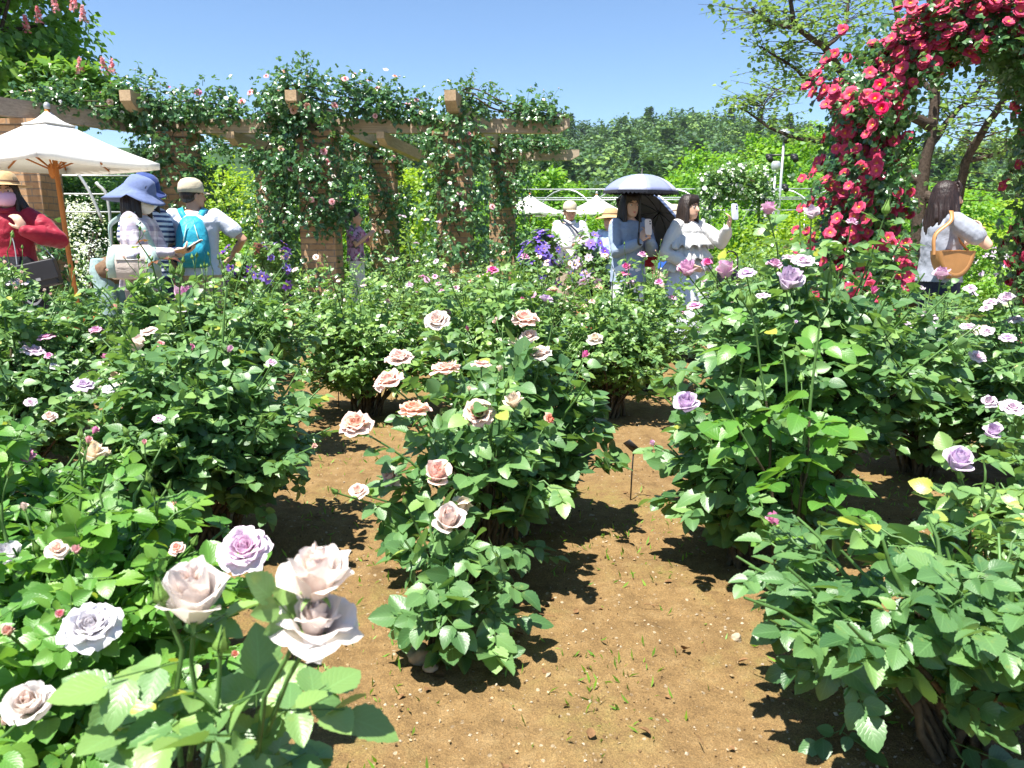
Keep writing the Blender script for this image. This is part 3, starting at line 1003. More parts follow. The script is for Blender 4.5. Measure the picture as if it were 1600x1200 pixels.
    # --- face
    for s in (-1, 1):
        em = MB(); ellipsoid(em, hd((s * .031, -.0795, .006)), np.array([.0135, .006, .0065]) * k, Hd, 10, 6, 0)
        ellipsoid(em, hd((s * .031, -.0845, .006)), np.array([.0062, .0030, .0062]) * k, Hd, 8, 6, 1)
        em.build('eye', [EYEW, EYEM], root)
        bm_ = MB(); limb(bm_, [hd((s * .016, -.0875, .026)), hd((s * .032, -.086, .031)), hd((s * .048, -.075, .026))], np.array([.0035, .0040, .0025]) * k, 6)
        bm_.build('eyebrow', HAIR, root)
    if mask is None:
        mm = MB()
        limb(mm, [hd((-.026, -.078, -.060 + (.007 if smile else 0))), hd((0, -.0885, -.064)), hd((.026, -.078, -.060 + (.007 if smile else 0)))], np.array([.0028, .0062 + (.002 if smile else 0), .0028]) * k, 8)
        mm.build('mouth', LIP, root)
    else:
        mk_ = MB()
        a = np.linspace(-1.25, 1.25, 17)
        rows = []
        for t, z, r, y in ((0, .000, .080, -.0), (.2, -.02, .096, -.004), (.5, -.055, .098, -.010), (.8, -.09, .080, -.012), (1, -.112, .055, -.010)):
            rows.append([hd((math.sin(q) * r * .86, y - math.cos(q) * r * (1.14 + .12 * math.cos(q) ** 4) + .004, z)) for q in a])
        mk_.add(np.array(rows).reshape(-1, 3), grid_faces(17, 5))
        for s in (-1, 1):
            tube(mk_, [hd((s * .072, -.03, -.02)), hd((s * .083, .0, -.005)), hd((s * .082, .022, .0))], .0016, 4)
        o = mk_.build('face_mask', mask, root)
        o.modifiers.new('s', 'SOLIDIFY').thickness = .0015
    if glasses:
        gm = MB()
        for s in (-1, 1):
            t = np.linspace(0, 2 * np.pi, 14)
            tube(gm, [hd((s * .032 + .021 * math.cos(q), -.094, .004 + .016 * math.sin(q))) for q in t], .0016, 4)
            tube(gm, [hd((s * .053, -.09, .006)), hd((s * .078, -.0, .004))], .0016, 4)
        gm.build('glasses', EYEM, root)
    # --- hair
    if hair:
        hm = MB()
        rng = np.random.default_rng(int(abs(loc[0]) * 100) + 5)
        ellipsoid(hm, hd((0, .022, .045)), np.array([.087, .098, .095]) * k, Hd, 20, 14)
        if hair == 'short':
            ellipsoid(hm, hd((0, .050, .0)), np.array([.080, .066, .070]) * k, Hd, 16, 10)
        if hair in ('long', 'bob', 'wavy'):
            L = dict(long=.31, bob=.20, wavy=.30)[hair]
            for i in range(44):
                a = R(-128) + R(256) * (i + .5) / 44 + rng.normal(0, .03)
                sx, sy = math.sin(a), math.cos(a)       # 0 = back
                p0 = hd((sx * .070, .02 + sy * .078, .075))
                p1 = hd((sx * .090, .018 + sy * .098, -.02))
                f = 1.0 if abs(a) < 1.9 else .92
                wv = .018 * rng.normal(0, 1) if hair == 'wavy' else .006 * rng.normal(0, 1)
                out_ = rng.normal(.0, .006) + (.018 if hair == 'wavy' else 0)
                e1 = p1 + (Hd @ np.array([sx * (.010 + out_), sy * .012, 0]) + np.array([wv, 0, -L * .5])) * k
                e2 = p1 + (Hd @ np.array([sx * (.012 + out_ * 2), sy * .010 + .01, 0]) + np.array([-wv, .004, -L * f * rng.uniform(.86, 1.04)])) * k
                limb(hm, smooth_path([p0, p1, e1, e2], 9), np.array([.012, .016, .017, .018, .018, .017, .015, .011, .005]) * k, 7)
            for i in range(11):                         # fringe
                a = (i - 5) / 5
                p0 = hd((a * .055, -.045, .122)); p1 = hd((a * .070, -.086 + .03 * a * a, .085)); p2 = hd((a * .078, -.088 + .045 * a * a, .044 - .05 * abs(a) ** 2))
                limb(hm, smooth_path([p0, p1, p2], 5), np.array([.010, .011, .010, .007, .003]) * k, 6)
        if hair == 'pony':
            ellipsoid(hm, hd((0, .115, .03)), np.array([.03, .03, .03]) * k, Hd, 10, 8)
            for i in range(9):
                o_ = rng.normal(0, .012, 3)
                limb(hm, smooth_path([hd((0, .11, .03)), hd((o_[0], .15, -.02)), hd((o_[0] * 2, .145 + o_[1], -.12)), hd((o_[0] * 2, .125 + o_[1], -.22 + o_[2]))], 8), np.array([.016, .02, .021, .02, .018, .014, .010, .004]) * k, 7)
        voxel(hm, 'hair', hair_mat_, root, .0055 * k, 1, .4)
    # --- hats
    if hat:
        kind, hm_ = hat
        h = MB()
        a = np.linspace(0, 2 * np.pi, 40, endpoint=False)
        if kind == 'cap':
            rows = [(.022, 1.0), (.06, 1.0), (.10, .93), (.130, .72), (.146, .40), (.150, .02)]
            V = np.array([[hd((.093 * q * np.cos(t), .016 + .110 * q * np.sin(t), z)) for t in a] for z, q in rows]).reshape(-1, 3)
            h.add(V, grid_faces(40, len(rows), True))
            bb = np.linspace(-1.05, 1.05, 15)
            V = np.array([[hd((.086 * math.sin(t) * (1 - .1 * e), .016 - .104 * math.cos(t) - e * .075 * math.cos(t * .9), .034 - e * .018 - .012 * (1 - math.cos(t)))) for t in bb] for e in (0, .4, .8, 1)]).reshape(-1, 3)
            h.add(V, grid_faces(15, 4))
        else:
            br, dr_, ch = dict(straw=(.080, .012, .105), sun=(.085, .050, .115), bucket=(.06, .04, .11), brim=(.10, .035, .11))[kind]
            rows = [(ch * .35 + 0.115, .02), (ch * .35 + .110, .45), (ch * .35 + .095, .72), (.10, .88), (.062, 1.0), (.048, 1.02)]
            V = [[hd((.100 * q * np.cos(t), .014 + .119 * q * np.sin(t), z + .012)) for t in a] for z, q in rows]
            for e in (.25, .5, .75, 1):
                V.append([hd(((.101 + br * e) * np.cos(t) * (1 + .03 * math.sin(3 * t + 1)), .014 + (.120 + br * e * (1.5 if (kind == 'sun' and math.sin(t) > .2) else 1)) * np.sin(t), .058 - dr_ * e * (1 + .25 * math.sin(2 * t)) - (.13 * e * max(0, math.sin(t)) ** .6 if kind == 'sun' else 0))) for t in a])
            V = np.array(V)
            h.add(V.reshape(-1, 3), grid_faces(40, V.shape[0], True))
            if kind in ('straw', 'brim'):
                rr = [[hd((.1025 * np.cos(t), .014 + .1215 * np.sin(t), z + .012)) for t in a] for z in (.052, .078)]
                h.add(np.array(rr).reshape(-1, 3), grid_faces(40, 2, True), 1)
        o = h.build('hat', [hm_, HATBAND], root)
        o.modifiers.new('s', 'SOLIDIFY').thickness = .003
    if collar:
        cm = MB()
        a = np.linspace(0, 2 * np.pi, 28, endpoint=False)
        V = np.array([[tor((r * np.cos(t), .012 + r * .92 * np.sin(t) - (.03 * max(0, -math.sin(t)) ** 3), z - .03 * max(0, -math.sin(t)) ** 2)) for t in a] for r, z in ((.066, 1.385), (.064, 1.425), (.078, 1.415), (.088, 1.385))]).reshape(-1, 3)
        cm.add(V, grid_faces(28, 4, True))
        o = cm.build('collar', collar, root)
        o.modifiers.new('s', 'SOLIDIFY').thickness = .002
    root['_k'] = k
    def W(p):
        """person-local (1.65 m scale) -> world"""
        q = rotz(yaw) @ (np.asarray(p, float) * k)
        return q + np.array([loc[0], loc[1], base_z])
    return root, W, tor, hd


SHOE = plain('dark_shoe', (0.05, 0.045, 0.04), 0.6, 0.4)
HATBAND = plain('hat_band', (0.10, 0.055, 0.03), 0.7, 0.2)


def loop_strap(mb, pts, w, th=.003, n=24, normal_from=None, mat=0):
    P = smooth_path(pts, n)
    T = nrm(np.gradient(P, axis=0))
    c = np.mean(P, axis=0) if normal_from is None else np.asarray(normal_from, float)
    N = nrm(P - c - T * np.sum((P - c) * T, -1, keepdims=True))
    B = np.cross(T, N)
    V = np.stack([P - B * w / 2 - N * th / 2, P + B * w / 2 - N * th / 2, P + B * w / 2 + N * th / 2, P - B * w / 2 + N * th / 2], 1).reshape(-1, 3)
    mb.add(V, grid_faces(4, n, True), mat)


def phone(label, c, xax, yax, case, group=None):
    """phone with its long side along yax, screen facing cross(xax,yax)"""
    x, y = nrm(np.asarray(xax, float)), nrm(np.asarray(yax, float)); y = nrm(y - x * x.dot(y)); z = np.cross(x, y)
    M = np.stack([x, y, z], -1)
    root = thing('phone', label, 'phone', c, 0, group)
    b = MB(); a = np.linspace(0, 2 * np.pi, 40, endpoint=False)
    rings = [((np.array([0, 0, q])) @ M.T, .036 * s, .074 * s, M) for q, s in ((-.0045, .94), (-.004, .985), (-.002, 1), (.002, 1), (.004, .985), (.0045, .94))]
    loft(b, rings, 40, 0, .5, True, 6.0)
    b.build('phone_case', case, root)
    s = MB(); box(s, M @ np.array([0, 0, .0049]), (.064, .136, .0006), M=M); s.build('screen', GLASSY, root)
    l = MB()
    for i in range(2): ellipsoid(l, M @ np.array([-.018, .050 - .022 * i, -.0050]), (.008, .008, .0022), M, 12, 6)
    l.build('lens', GLASSY, root)
    return root


GLASSY = plain('dark_glass', (0.012, 0.013, 0.016), 0.08, 0.6, 0.1)
# ------------------------------------------------------------------ camera, light, sky
cam = bpy.data.cameras.new('camera')
co = bpy.data.objects.new('camera', cam); COL.objects.link(co)
co.location = (0, 0, CAMH); co.rotation_euler = (math.pi / 2 - PITCH, 0, 0)
cam.sensor_width = 36; cam.lens = F / 1600 * 36
cam.clip_start = .05; cam.clip_end = 3000
cam.dof.use_dof = True; cam.dof.focus_distance = 5.0; cam.dof.aperture_fstop = cam.lens / 1000 / .0032
SC.camera = co
SUNV = nrm(np.array([-.27, -.32, 1.0]))
sl = bpy.data.lights.new('sun', 'SUN'); sl.energy = 5.0; sl.angle = R(.53); sl.color = (1, .955, .88)
so = bpy.data.objects.new('sun', sl); COL.objects.link(so)
so.rotation_euler = Vector(SUNV).to_track_quat('Z', 'Y').to_euler()
w = bpy.data.worlds.new('World'); SC.world = w; w.use_nodes = True
nt = w.node_tree
sky = nt.nodes.new('ShaderNodeTexSky'); sky.sky_type = 'NISHITA'; sky.sun_disc = False
sky.sun_elevation = math.asin(SUNV[2]); sky.sun_rotation = math.atan2(SUNV[0], SUNV[1])
sky.air_density = 1.0; sky.dust_density = .1; sky.ozone_density = 6.0
bg = nt.nodes['Background']; bg.inputs[1].default_value = .07
nt.links.new(sky.outputs[0], bg.inputs[0])
SC.view_settings.view_transform = 'Standard'; SC.view_settings.look = 'None'
SC.view_settings.exposure = 1.48
SC.render.engine = 'CYCLES'
SC.cycles.use_denoising = True
SC.cycles.max_bounces = 8; SC.cycles.transparent_max_bounces = 8; SC.cycles.transmission_bounces = 5; SC.cycles.diffuse_bounces = 3
SC.cycles.sample_clamp_indirect = 6

# ------------------------------------------------------------------ ground
def soil_mat():
    m, nt, out = mk('soil')
    co_ = objco(nt)
    n1 = noise(nt, .9, 5, .6, co_); n2 = noise(nt, 14, 6, .7, co_); n3 = noise(nt, 90, 4, .7, co_)
    dirt = ramp(nt, n1, [(.3, (.125, .078, .036)), (.5, (.208, .134, .058)), (.7, (.252, .178, .076))])
    dirt = mixc(nt, .6, dirt, ramp(nt, n2, [(.25, (.066, .040, .020)), (.5, (.195, .124, .054)), (.8, (.31, .225, .115))]))
    moss = math_n(nt, 'MULTIPLY', ramp(nt, noise(nt, 1.7, 4, .6, co_), [(.48, (0, 0, 0)), (.68, (1, 1, 1))]), ramp(nt, n2, [(.42, (0, 0, 0)), (.62, (.7, .7, .7))]))
    dirt = mixc(nt, moss, dirt, (.14, .135, .030))
    vor = nd(nt, 'ShaderNodeTexVoronoi', Scale=42.0); nt.links.new(co_, vor.inputs[0])
    sp = nt.nodes.new('ShaderNodeSeparateColor'); nt.links.new(vor.outputs['Color'], sp.inputs[0])
    peb = math_n(nt, 'MULTIPLY', math_n(nt, 'LESS_THAN', vor.outputs['Distance'], .22), math_n(nt, 'GREATER_THAN', sp.outputs[0], .80))
    dirt = mixc(nt, peb, dirt, ramp(nt, sp.outputs[1], [(0, (.20, .14, .08)), (1, (.36, .30, .21))]))
    # lawn outside the beds and far away
    sx = nt.nodes.new('ShaderNodeSeparateXYZ'); nt.links.new(co_, sx.inputs[0])
    far = nd(nt, 'ShaderNodeMapRange'); far.inputs[1].default_value = 11.5; far.inputs[2].default_value = 13.5
    nt.links.new(math_n(nt, 'ADD', sx.outputs[1], n1), far.inputs[0])
    grass = ramp(nt, noise(nt, 3, 6, .7, co_), [(.3, (.05, .11, .015)), (.7, (.16, .25, .03))])
    c = mixc(nt, far.outputs[0], dirt, grass)
    n4 = noise(nt, 260, 3, .7, co_)
    c = mixc(nt, .55, c, mixc(nt, 1.0, c, ramp(nt, n4, [(.30, (.35, .32, .30)), (.5, (1, 1, 1)), (.66, (1.9, 1.8, 1.6))]), 'MULTIPLY'))
    h = math_n(nt, 'ADD', math_n(nt, 'MULTIPLY', n2, 1.0), math_n(nt, 'MULTIPLY', n3, .5))
    p = principled(nt, c, .95, .12, bump(nt, math_n(nt, 'ADD', h, math_n(nt, 'MULTIPLY', n4, .35)), 1.0, .012))
    nt.links.new(p.outputs[0], out.inputs[0])
    return m
def axis(a):  # growing spacing
    return np.array(a)
xs = np.concatenate([-np.geomspace(900, 4.2, 40), np.arange(-4, 4.001, .022), np.geomspace(4.2, 900, 40)])
ys = np.concatenate([[-60, -20, -6, -2, 0, .4], np.arange(.7, 3.2, .014), np.arange(3.2, 8, .04), np.geomspace(8.2, 1000, 60)])
X, Y = np.meshgrid(xs, ys)
near = np.clip((9.5 - Y) / 3, 0, 1) * np.clip((4.2 - np.abs(X)) / .6, 0, 1)
PP = np.stack([X, Y, 0 * X], -1)
Z = near * (.010 * nz(PP, 5, 1) + .008 * nz(PP, 17, 2) + .005 * nz(PP, 48, 3) + .006 * nz(PP, 120, 4))
def GZ(x, y):
    p = np.array([x, y, 0.0]); k = min(max((9.5 - y) / 3, 0), 1) * min(max((4.2 - abs(x)) / .6, 0), 1)
    return k * (.010 * nz(p, 5, 1) + .008 * nz(p, 17, 2) + .005 * nz(p, 48, 3) + .006 * nz(p, 120, 4))
g = MB(); g.add(np.stack([X, Y, Z], -1).reshape(-1, 3), grid_faces(len(xs), len(ys)))
tag(g.build('ground', soil_mat()), kind='structure')

def paving():
    m, nt, out = mk('path_paving')
    co_ = objco(nt); n = noise(nt, 6, 6, .7, co_); n2 = noise(nt, 120, 3, .6, co_)
    c = mixc(nt, .4, ramp(nt, n, [(.3, (.36, .31, .25)), (.7, (.50, .45, .38))]), ramp(nt, n2, [(.3, (.28, .24, .19)), (.7, (.58, .53, .45))]))
    p = principled(nt, c, .9, .2, bump(nt, n2, .4, .005)); nt.links.new(p.outputs[0], out.inputs[0]); return m
pm = MB()
for q in ([(-10, 4.7), (-3.0, 4.7), (-3.1, 9.0), (-10, 9.0)], [(2.05, 4.35), (10, 4.35), (10, 9.0), (2.75, 9.0)], [(-10, 9.0), (10, 9.0), (10, 10.4), (-10, 10.4)]):
    n = 12
    u = np.linspace(0, 1, n); q = np.array(q, float)
    B = (q[0] * (1 - u)[:, None] + q[1] * u[:, None]); T_ = (q[3] * (1 - u)[:, None] + q[2] * u[:, None])
    V = np.stack([B * (1 - t) + T_ * t for t in u])
    V = np.concatenate([V, np.full(V.shape[:2] + (1,), .026)], -1)
    pm.add(V.reshape(-1, 3), grid_faces(n, n))
tag(pm.build('path', paving()), kind='structure')

# pebbles, fallen petals, weeds and grass (uncountable)
rng = np.random.default_rng(5)
STONE = plain('pale_stone', (.34, .28, .20), .9, .2, .35, 20, .4)
sm_ = MB()
oct_ = (np.array([[1, 0, 0], [0, 1, 0], [-1, 0, 0], [0, -1, 0], [0, 0, .7], [0, 0, -.7]], float), np.array([[0, 1, 4], [1, 2, 4], [2, 3, 4], [3, 0, 4], [1, 0, 5], [2, 1, 5], [3, 2, 5], [0, 3, 5]]), np.zeros((6, 2)))
n = 3000
yy = 1.2 + 5.5 * rng.random(n) ** 1.6; xx = rng.uniform(-.62, .66, n) * (yy + .2)
s = .0016 + .0045 * rng.random(n) ** 4
s[:24] *= 2.2
T = np.stack([xx, yy, np.array([GZ(a, b) for a, b in zip(xx, yy)]) + s * .2], -1)
M = frames(rng.normal(0, 1, (n, 3)) * [1, 1, .2], rng.normal(0, .3, (n, 3)) + [0, 0, 1]) * s[:, None, None] * rng.uniform(.6, 1.4, (n, 1, 3))
sm_.stamp(oct_, M, T, 0, rng.random(n))
tag(sm_.build('pebbles', STONE, smooth=False), 'pale pebbles and crumbs of stone scattered over the brown soil', 'pebbles', kind='stuff')
wm = MB()
patches = [(-.42, 1.95, .14, 50), (.28, 1.72, .09, 40), (.33, 2.75, .20, 110), (.55, 3.0, .22, 90), (.1, 4.3, .35, 60), (.25, 1.93, .07, 40), (1.55, 3.2, .3, 200), (1.9, 3.6, .4, 200), (-.85, 3.4, .3, 120), (-.9, 4.2, .35, 130),
           (-.25, 1.5, .06, 25), (.02, 1.75, .10, 16), (1.3, 1.75, .12, 50), (.9, 1.75, .08, 30), (-.35, 2.2, .15, 60), (-.12, 2.05, .05, 20), (1.4, 2.6, .3, 110), (.62, 2.15, .2, 20), (-.6, 2.6, .2, 70)]
for (x, y, r, k) in patches:
    k = int(k * .9)
    p = np.stack([x + rng.normal(0, r, k), y + rng.normal(0, r, k), np.zeros(k)], -1)
    p[:, 2] = [GZ(a, b) for a, b in p[:, :2]]
    a = rng.normal(0, .6, (k, 3)) + [0, 0, .7]
    M = frames(a, rng.normal(0, 1, (k, 3))) * (rng.uniform(.012, .042, k))[:, None, None]
    M[:, :, 0] *= .30
    wm.stamp(LT[3], M, p, 0, rng.uniform(.2, 1, k))
tag(wm.build('weeds', LEAF['bright']), 'small green weeds and grass tufts sprouting from the soil', 'weeds', kind='stuff')
cr = MB(); n = 9000
yy = 1.15 + 4.2 * rng.random(n) ** 1.7; xx = rng.uniform(-.60, .66, n) * (yy + .1)
s = .0012 + .0050 * rng.random(n) ** 3
T = np.stack([xx, yy, np.array([GZ(a, b) for a, b in zip(xx, yy)]) + s * .3], -1)
M = frames(rng.normal(0, 1, (n, 3)), rng.normal(0, 1, (n, 3))) * s[:, None, None] * rng.uniform(.6, 1.3, (n, 1, 3))
cr.stamp(oct_, M, T, 0, rng.random(n))
m_, nt_, out_ = mk('soil_crumb'); at__ = nd(nt_, 'ShaderNodeAttribute', attribute_name='tint')
nt_.links.new(principled(nt_, ramp(nt_, at__.outputs['Fac'], [(0, (.06, .036, .02)), (.6, (.19, .125, .06)), (.86, (.26, .19, .10)), (.9, (.38, .32, .22)), (1, (.44, .38, .28))]), .95, .1).outputs[0], out_.inputs[0])
tag(cr.build('soil_crumbs', m_, smooth=False), 'loose crumbs and clods of earth covering the bed', 'soil crumbs', kind='stuff')
pt = MB(); n = 700
yy = 1.25 + 2.6 * rng.random(n) ** 1.3; xx = rng.uniform(-.45, .62, n) * yy
T = np.stack([xx, yy, np.array([GZ(a, b) for a, b in zip(xx, yy)]) + .004], -1)
M = frames(rng.normal(0, 1, (n, 3)) * [1, 1, .25], rng.normal(0, .35, (n, 3)) + [0, 0, 1]) * rng.uniform(.004, .011, n)[:, None, None]
pt.stamp(LT[3], M, T, 0, rng.random(n))
tag(pt.build('fallen_petals', plain('dry_petal', (.36, .27, .17), .9, .1, .4, 60)), 'dry pale petals and bits of leaf littering the soil', 'petals', kind='stuff')
ll = MB(); n = 110
yy = 1.3 + 3.6 * rng.random(n) ** 1.3; xx = rng.uniform(-.5, .62, n) * yy
T = np.stack([xx, yy, np.array([GZ(a, b) for a, b in zip(xx, yy)]) + .006], -1)
M = frames(rng.normal(0, 1, (n, 3)) * [1, 1, .25], rng.normal(0, .4, (n, 3)) + [0, 0, 1]) * rng.uniform(.014, .036, n)[:, None, None]
ll.stamp(LV[1][3], M, T, 0, rng.random(n))
for i in range(40):
    p = T[rng.integers(0, n)] + [rng.normal(0, .1), rng.normal(0, .1), .0]; a = rng.uniform(0, 6.28); L = rng.uniform(.02, .06)
    tube(ll, [p, p + np.array([math.cos(a) * L, math.sin(a) * L, .004])], .0013, 4)
tag(ll.build('leaf_litter', plain('dead_leaf', (.17, .095, .045), .9, .1, .5, 60)), 'brown dead leaves and bits of twig lying on the soil', 'leaf litter', kind='stuff')
for (px, py, s, lab) in ((655, 1032, .036, 'rough pale grey rock at the foot of the small pink rose shoot'), (672, 1062 - 15, .020, 'small brown stone beside the rough pale rock'), (1150, 1000, .016, 'small pale stone near the shadow of the lower leafy bush')):
    p = gnd(px, py); rk = MB(); ellipsoid(rk, (0, 0, s * .45), (s, s * .75, s * .8), None, 26, 18)
    V = rk.v[0]; rk.v[0] = V * (1 + .22 * nz(V / s, 2.3, px)[:, None] + .08 * nz(V / s, 7, py)[:, None])
    o = rk.build('rock', STONE); o.location = p; tag(o, lab, 'rock')

# ------------------------------------------------------------------ plant label stakes
METAL = plain('dark_metal', (.035, .035, .035), .45, .5, .1, 20, 0, .6)
GREYM = plain('grey_metal', (.36, .37, .38), .45, .5, .1, 20, 0, .5)
WHITE = plain('white_plastic', (.72, .71, .66), .5, .4, .05)
def stake(px, py, h, lab, ang=0.5, plate=METAL, size=.075):
    p = gnd(px, py)
    t = thing('plant_label_stake', lab, 'plant label', p, 0, 'plant label stakes')
    s = MB(); tube(s, [(0, 0, -.03), (.003, 0, h * .5), (.008, 0, h)], .0034, 6); s.build('stake', METAL, t)
    b = MB(); box(b, (.0, -.012, h + .015), (size, .004, size * .62), M=roty(ang) @ rotx(.75)); b.build('plate', plate, t)
stake(985, 781, .235, 'thin black label stake with dark plate standing in open soil between bushes', .75)
stake(529, 640, .17, 'thin black label stake in the soil before the light green mid bush', -.5, GREYM)
stake(1290, 660, .10, 'short stake with cream label plate under the tall lavender bush', .1, WHITE, .10)

# ------------------------------------------------------------------ rose bushes
B = rose_bush
# centre pale pink bush
B('rose bush with large open peach pink roses on bare soil in the middle bed', (-.10, 2.45), .33, .28, .66, .26, 13, .066, 'rose', 0, 1, [
    (748, 640, 2.28, 52, 'full', 'peach', (-.05, -.75, .75)), (648, 638, 2.25, 54, 'full', 'peach'), (557, 660, 2.2, 56, 'full', 'peach'), (609, 592, 2.45, 50, 'full', 'pink'), (624, 557, 2.6, 46, 'full', 'pink'),
    (697, 575, 2.55, 50, 'full', 'pink'), (752, 566, 2.65, 34, 'open', 'pink'), (804, 630, 2.4, 30, 'cup', 'cream'), (680, 742, 2.15, 44, 'cup', 'pink', (.2, -.5, .8)), (618, 738, 2.3, 44, 'half', 'pink', (-.6, -.5, .3)),
    (560, 766, 2.12, 32, 'half', 'blush'), (712, 772, 2.2, 36, 'cup', 'cream', (.5, -.6, -.5)), (855, 653, 2.5, 24, 'half', 'salmon', (.7, -.4, .3)), (780, 572, 2.55, 15, 'bud', 'cream'), (791, 600, 2.4, 13, 'greenbud', 'x'),
    (526, 763, 2.1, 14, 'greenbud', 'x'), (733, 604, 2.5, 12, 'bud', 'cream'), (822, 642, 2.4, 14, 'greenbud', 'x')], 0, bare=.50, dens=.68, trunk=.011)
B('small rose shoot with one cream bloom and big low leaves beside a pale rock', (-.17, 2.02), .20, .15, .38, .10, 8, .066, 'rose', 0, 2, [(700, 816, 1.98, 52, 'cup', 'blush', (.1, -.4, .9)), (633, 780, 2.0, 12, 'greenbud', 'x')], 0, dens=.8, trunk=.009, bare=.15, spread=.7)
B('full pale pink rose bush rising behind the peach pink one', (.02, 2.95), .38, .36, .78, .16, 28, .066, 'rose', 1, 3, [
    (683, 497, 3.0, 42, 'full', 'blush'), (820, 496, 2.95, 46, 'full', 'pink'), (827, 524, 2.93, 30, 'half', 'blush'), (842, 551, 2.85, 42, 'full', 'blush'), (803, 534, 2.95, 24, 'half', 'cream'), (912, 549, 2.95, 20, 'bud', 'magenta'), (905, 540, 2.95, 12, 'greenbud', 'x'),
    (930, 528, 3.0, 26, 'half', 'cream')], 2, dens=1.0)
# left big bush
B('dense dark green rose bush with a few pink buds on tall thin stems', (-1.16, 2.78), .54, .48, .88, .18, 46, .054, 'rose', 1, 4, [
    (213, 543, 2.9, 34, 'cup', 'blush'), (298, 539, 2.8, 18, 'bud', 'magenta'), (357, 541, 2.8, 18, 'bud', 'mauve'), (180, 581, 2.7, 17, 'bud', 'salmon'), (248, 652, 2.4, 20, 'open', 'palelav'), (232, 515, 3.0, 32, 'open', 'blush'), (251, 537, 2.9, 14, 'half', 'rosepink'), (150, 516, 3.0, 22, 'half', 'mauve'), (167, 553, 2.9, 17, 'bud', 'magenta'),
    (424, 566, 2.7, 17, 'half', 'palelav'), (488, 692, 2.5, 14, 'bud', 'pink'), (430, 545, 2.8, 14, 'greenbud', 'x'), (436, 552, 2.8, 13, 'greenbud', 'x'), (330, 516, 2.9, 14, 'greenbud', 'x'), (345, 518, 2.9, 14, 'greenbud', 'x'), (362, 520, 2.9, 14, 'greenbud', 'x'), (196, 545, 2.8, 14, 'greenbud', 'x'), (408, 652, 2.5, 14, 'greenbud', 'x'), (422, 648, 2.5, 15, 'greenbud', 'x')], 6, 'pink', 1.05, trunk=.012)
B('rose bush with a cluster of lilac pink roses beside the pale path edge', (-2.35, 3.55), .58, .50, .90, .18, 46, .046, 'rose', 1, 5, [
    (45, 527, 3.6, 30, 'open', 'palelav'), (72, 524, 3.55, 28, 'open', 'mauve'), (50, 544, 3.5, 38, 'open', 'palelav'), (77, 555, 3.4, 14, 'half', 'mauve'), (130, 597, 3.2, 38, 'open', 'lav'), (142, 588, 3.25, 24, 'open', 'lav'), (170, 605, 3.1, 22, 'open', 'white'), (85, 570, 3.4, 18, 'open', 'white'), (48, 626, 3.2, 20, 'open', 'palelav'), (78, 650, 3.0, 22, 'half', 'blush')], 8, 'pink', 1.2, tint=.46)
B('broad rose bush with many green buds on tall shoots below the plaid visitor', (-1.62, 4.05), .70, .50, 1.04, .2, 58, .048, 'rose', 1, 6, [
    (290, 470, 3.9, 36, 'cup', 'mauve', (.2, -.3, 1)), (287, 482, 3.85, 26, 'half', 'palelav'), (182, 476, 3.9, 17, 'bud', 'salmon'), (205, 443, 3.9, 17, 'greenbud', 'x'), (225, 450, 3.9, 16, 'greenbud', 'x'), (234, 452, 3.9, 16, 'greenbud', 'x'), (270, 418, 3.9, 16, 'greenbud', 'x'), (283, 418, 3.9, 16, 'greenbud', 'x'),
    (338, 508, 3.8, 18, 'half', 'palelav'), (253, 503, 3.8, 12, 'bud', 'cream'), (340, 520, 3.75, 14, 'greenbud', 'x')], 14, 'pink', 1.1, tint=.60, red_tips=5, dome=.30)
B('tall budding rose bush in front of the visitor in the wine red blouse', (-2.72, 4.25), .66, .45, .95, .2, 52, .046, 'rose', 1, 7, [
    (28, 438, 4.2, 36, 'open', 'palelav'), (5, 445, 4.2, 13, 'greenbud', 'x'), (36, 433, 4.2, 13, 'greenbud', 'x'), (70, 462, 4.2, 13, 'greenbud', 'x'), (110, 452, 4.1, 12, 'greenbud', 'x')], 10, 'pink', 1.1, tint=.56, dome=.3)
# lower left, light green
B('light green rose bush with pink and white buds close to the camera', (-.98, 1.62), .42, .36, .60, .12, 42, .052, 'fresh', 0, 8, [
    (143, 970, 1.28, 88, 'full', 'white', (.15, -.5, .85)), (382, 850, 1.5, 84, 'full', 'palelav', (.1, -.55, .8)), (18, 874, 1.6, 52, 'cup', 'white', (-.1, -.3, 1)), (95, 951, 1.3, 21, 'bud', 'rosepink'), (118, 853, 1.5, 22, 'bud', 'rosepink'),
    (88, 856, 1.5, 36, 'half', 'blush'), (57, 852, 1.55, 17, 'greenbud', 'x'), (140, 855, 1.5, 18, 'greenbud', 'x'), (12, 978, 1.25, 26, 'bud', 'salmon'), (365, 1015, 1.3, 17, 'bud', 'salmon'), (85, 803, 1.7, 17, 'greenbud', 'x'), (38, 787, 1.7, 20, 'bud', 'pink'), (270, 786, 1.75, 20, 'bud', 'salmon'), (300, 842, 1.6, 17, 'greenbud', 'x'), (277, 855, 1.5, 26, 'half', 'pink')], 6, 'rosepink', 1.25, tint=.52)
B('rose plant at the frame edge with one nodding pinkish white rose', (-1.02, 1.12), .16, .14, .34, .08, 12, .062, 'fresh', 0, 9, [(52, 1096, 1.12, 70, 'cup', 'pearl', (.1, -.55, .7)), (4, 1120, 1.1, 24, 'bud', 'pink')], 0, tint=.55)
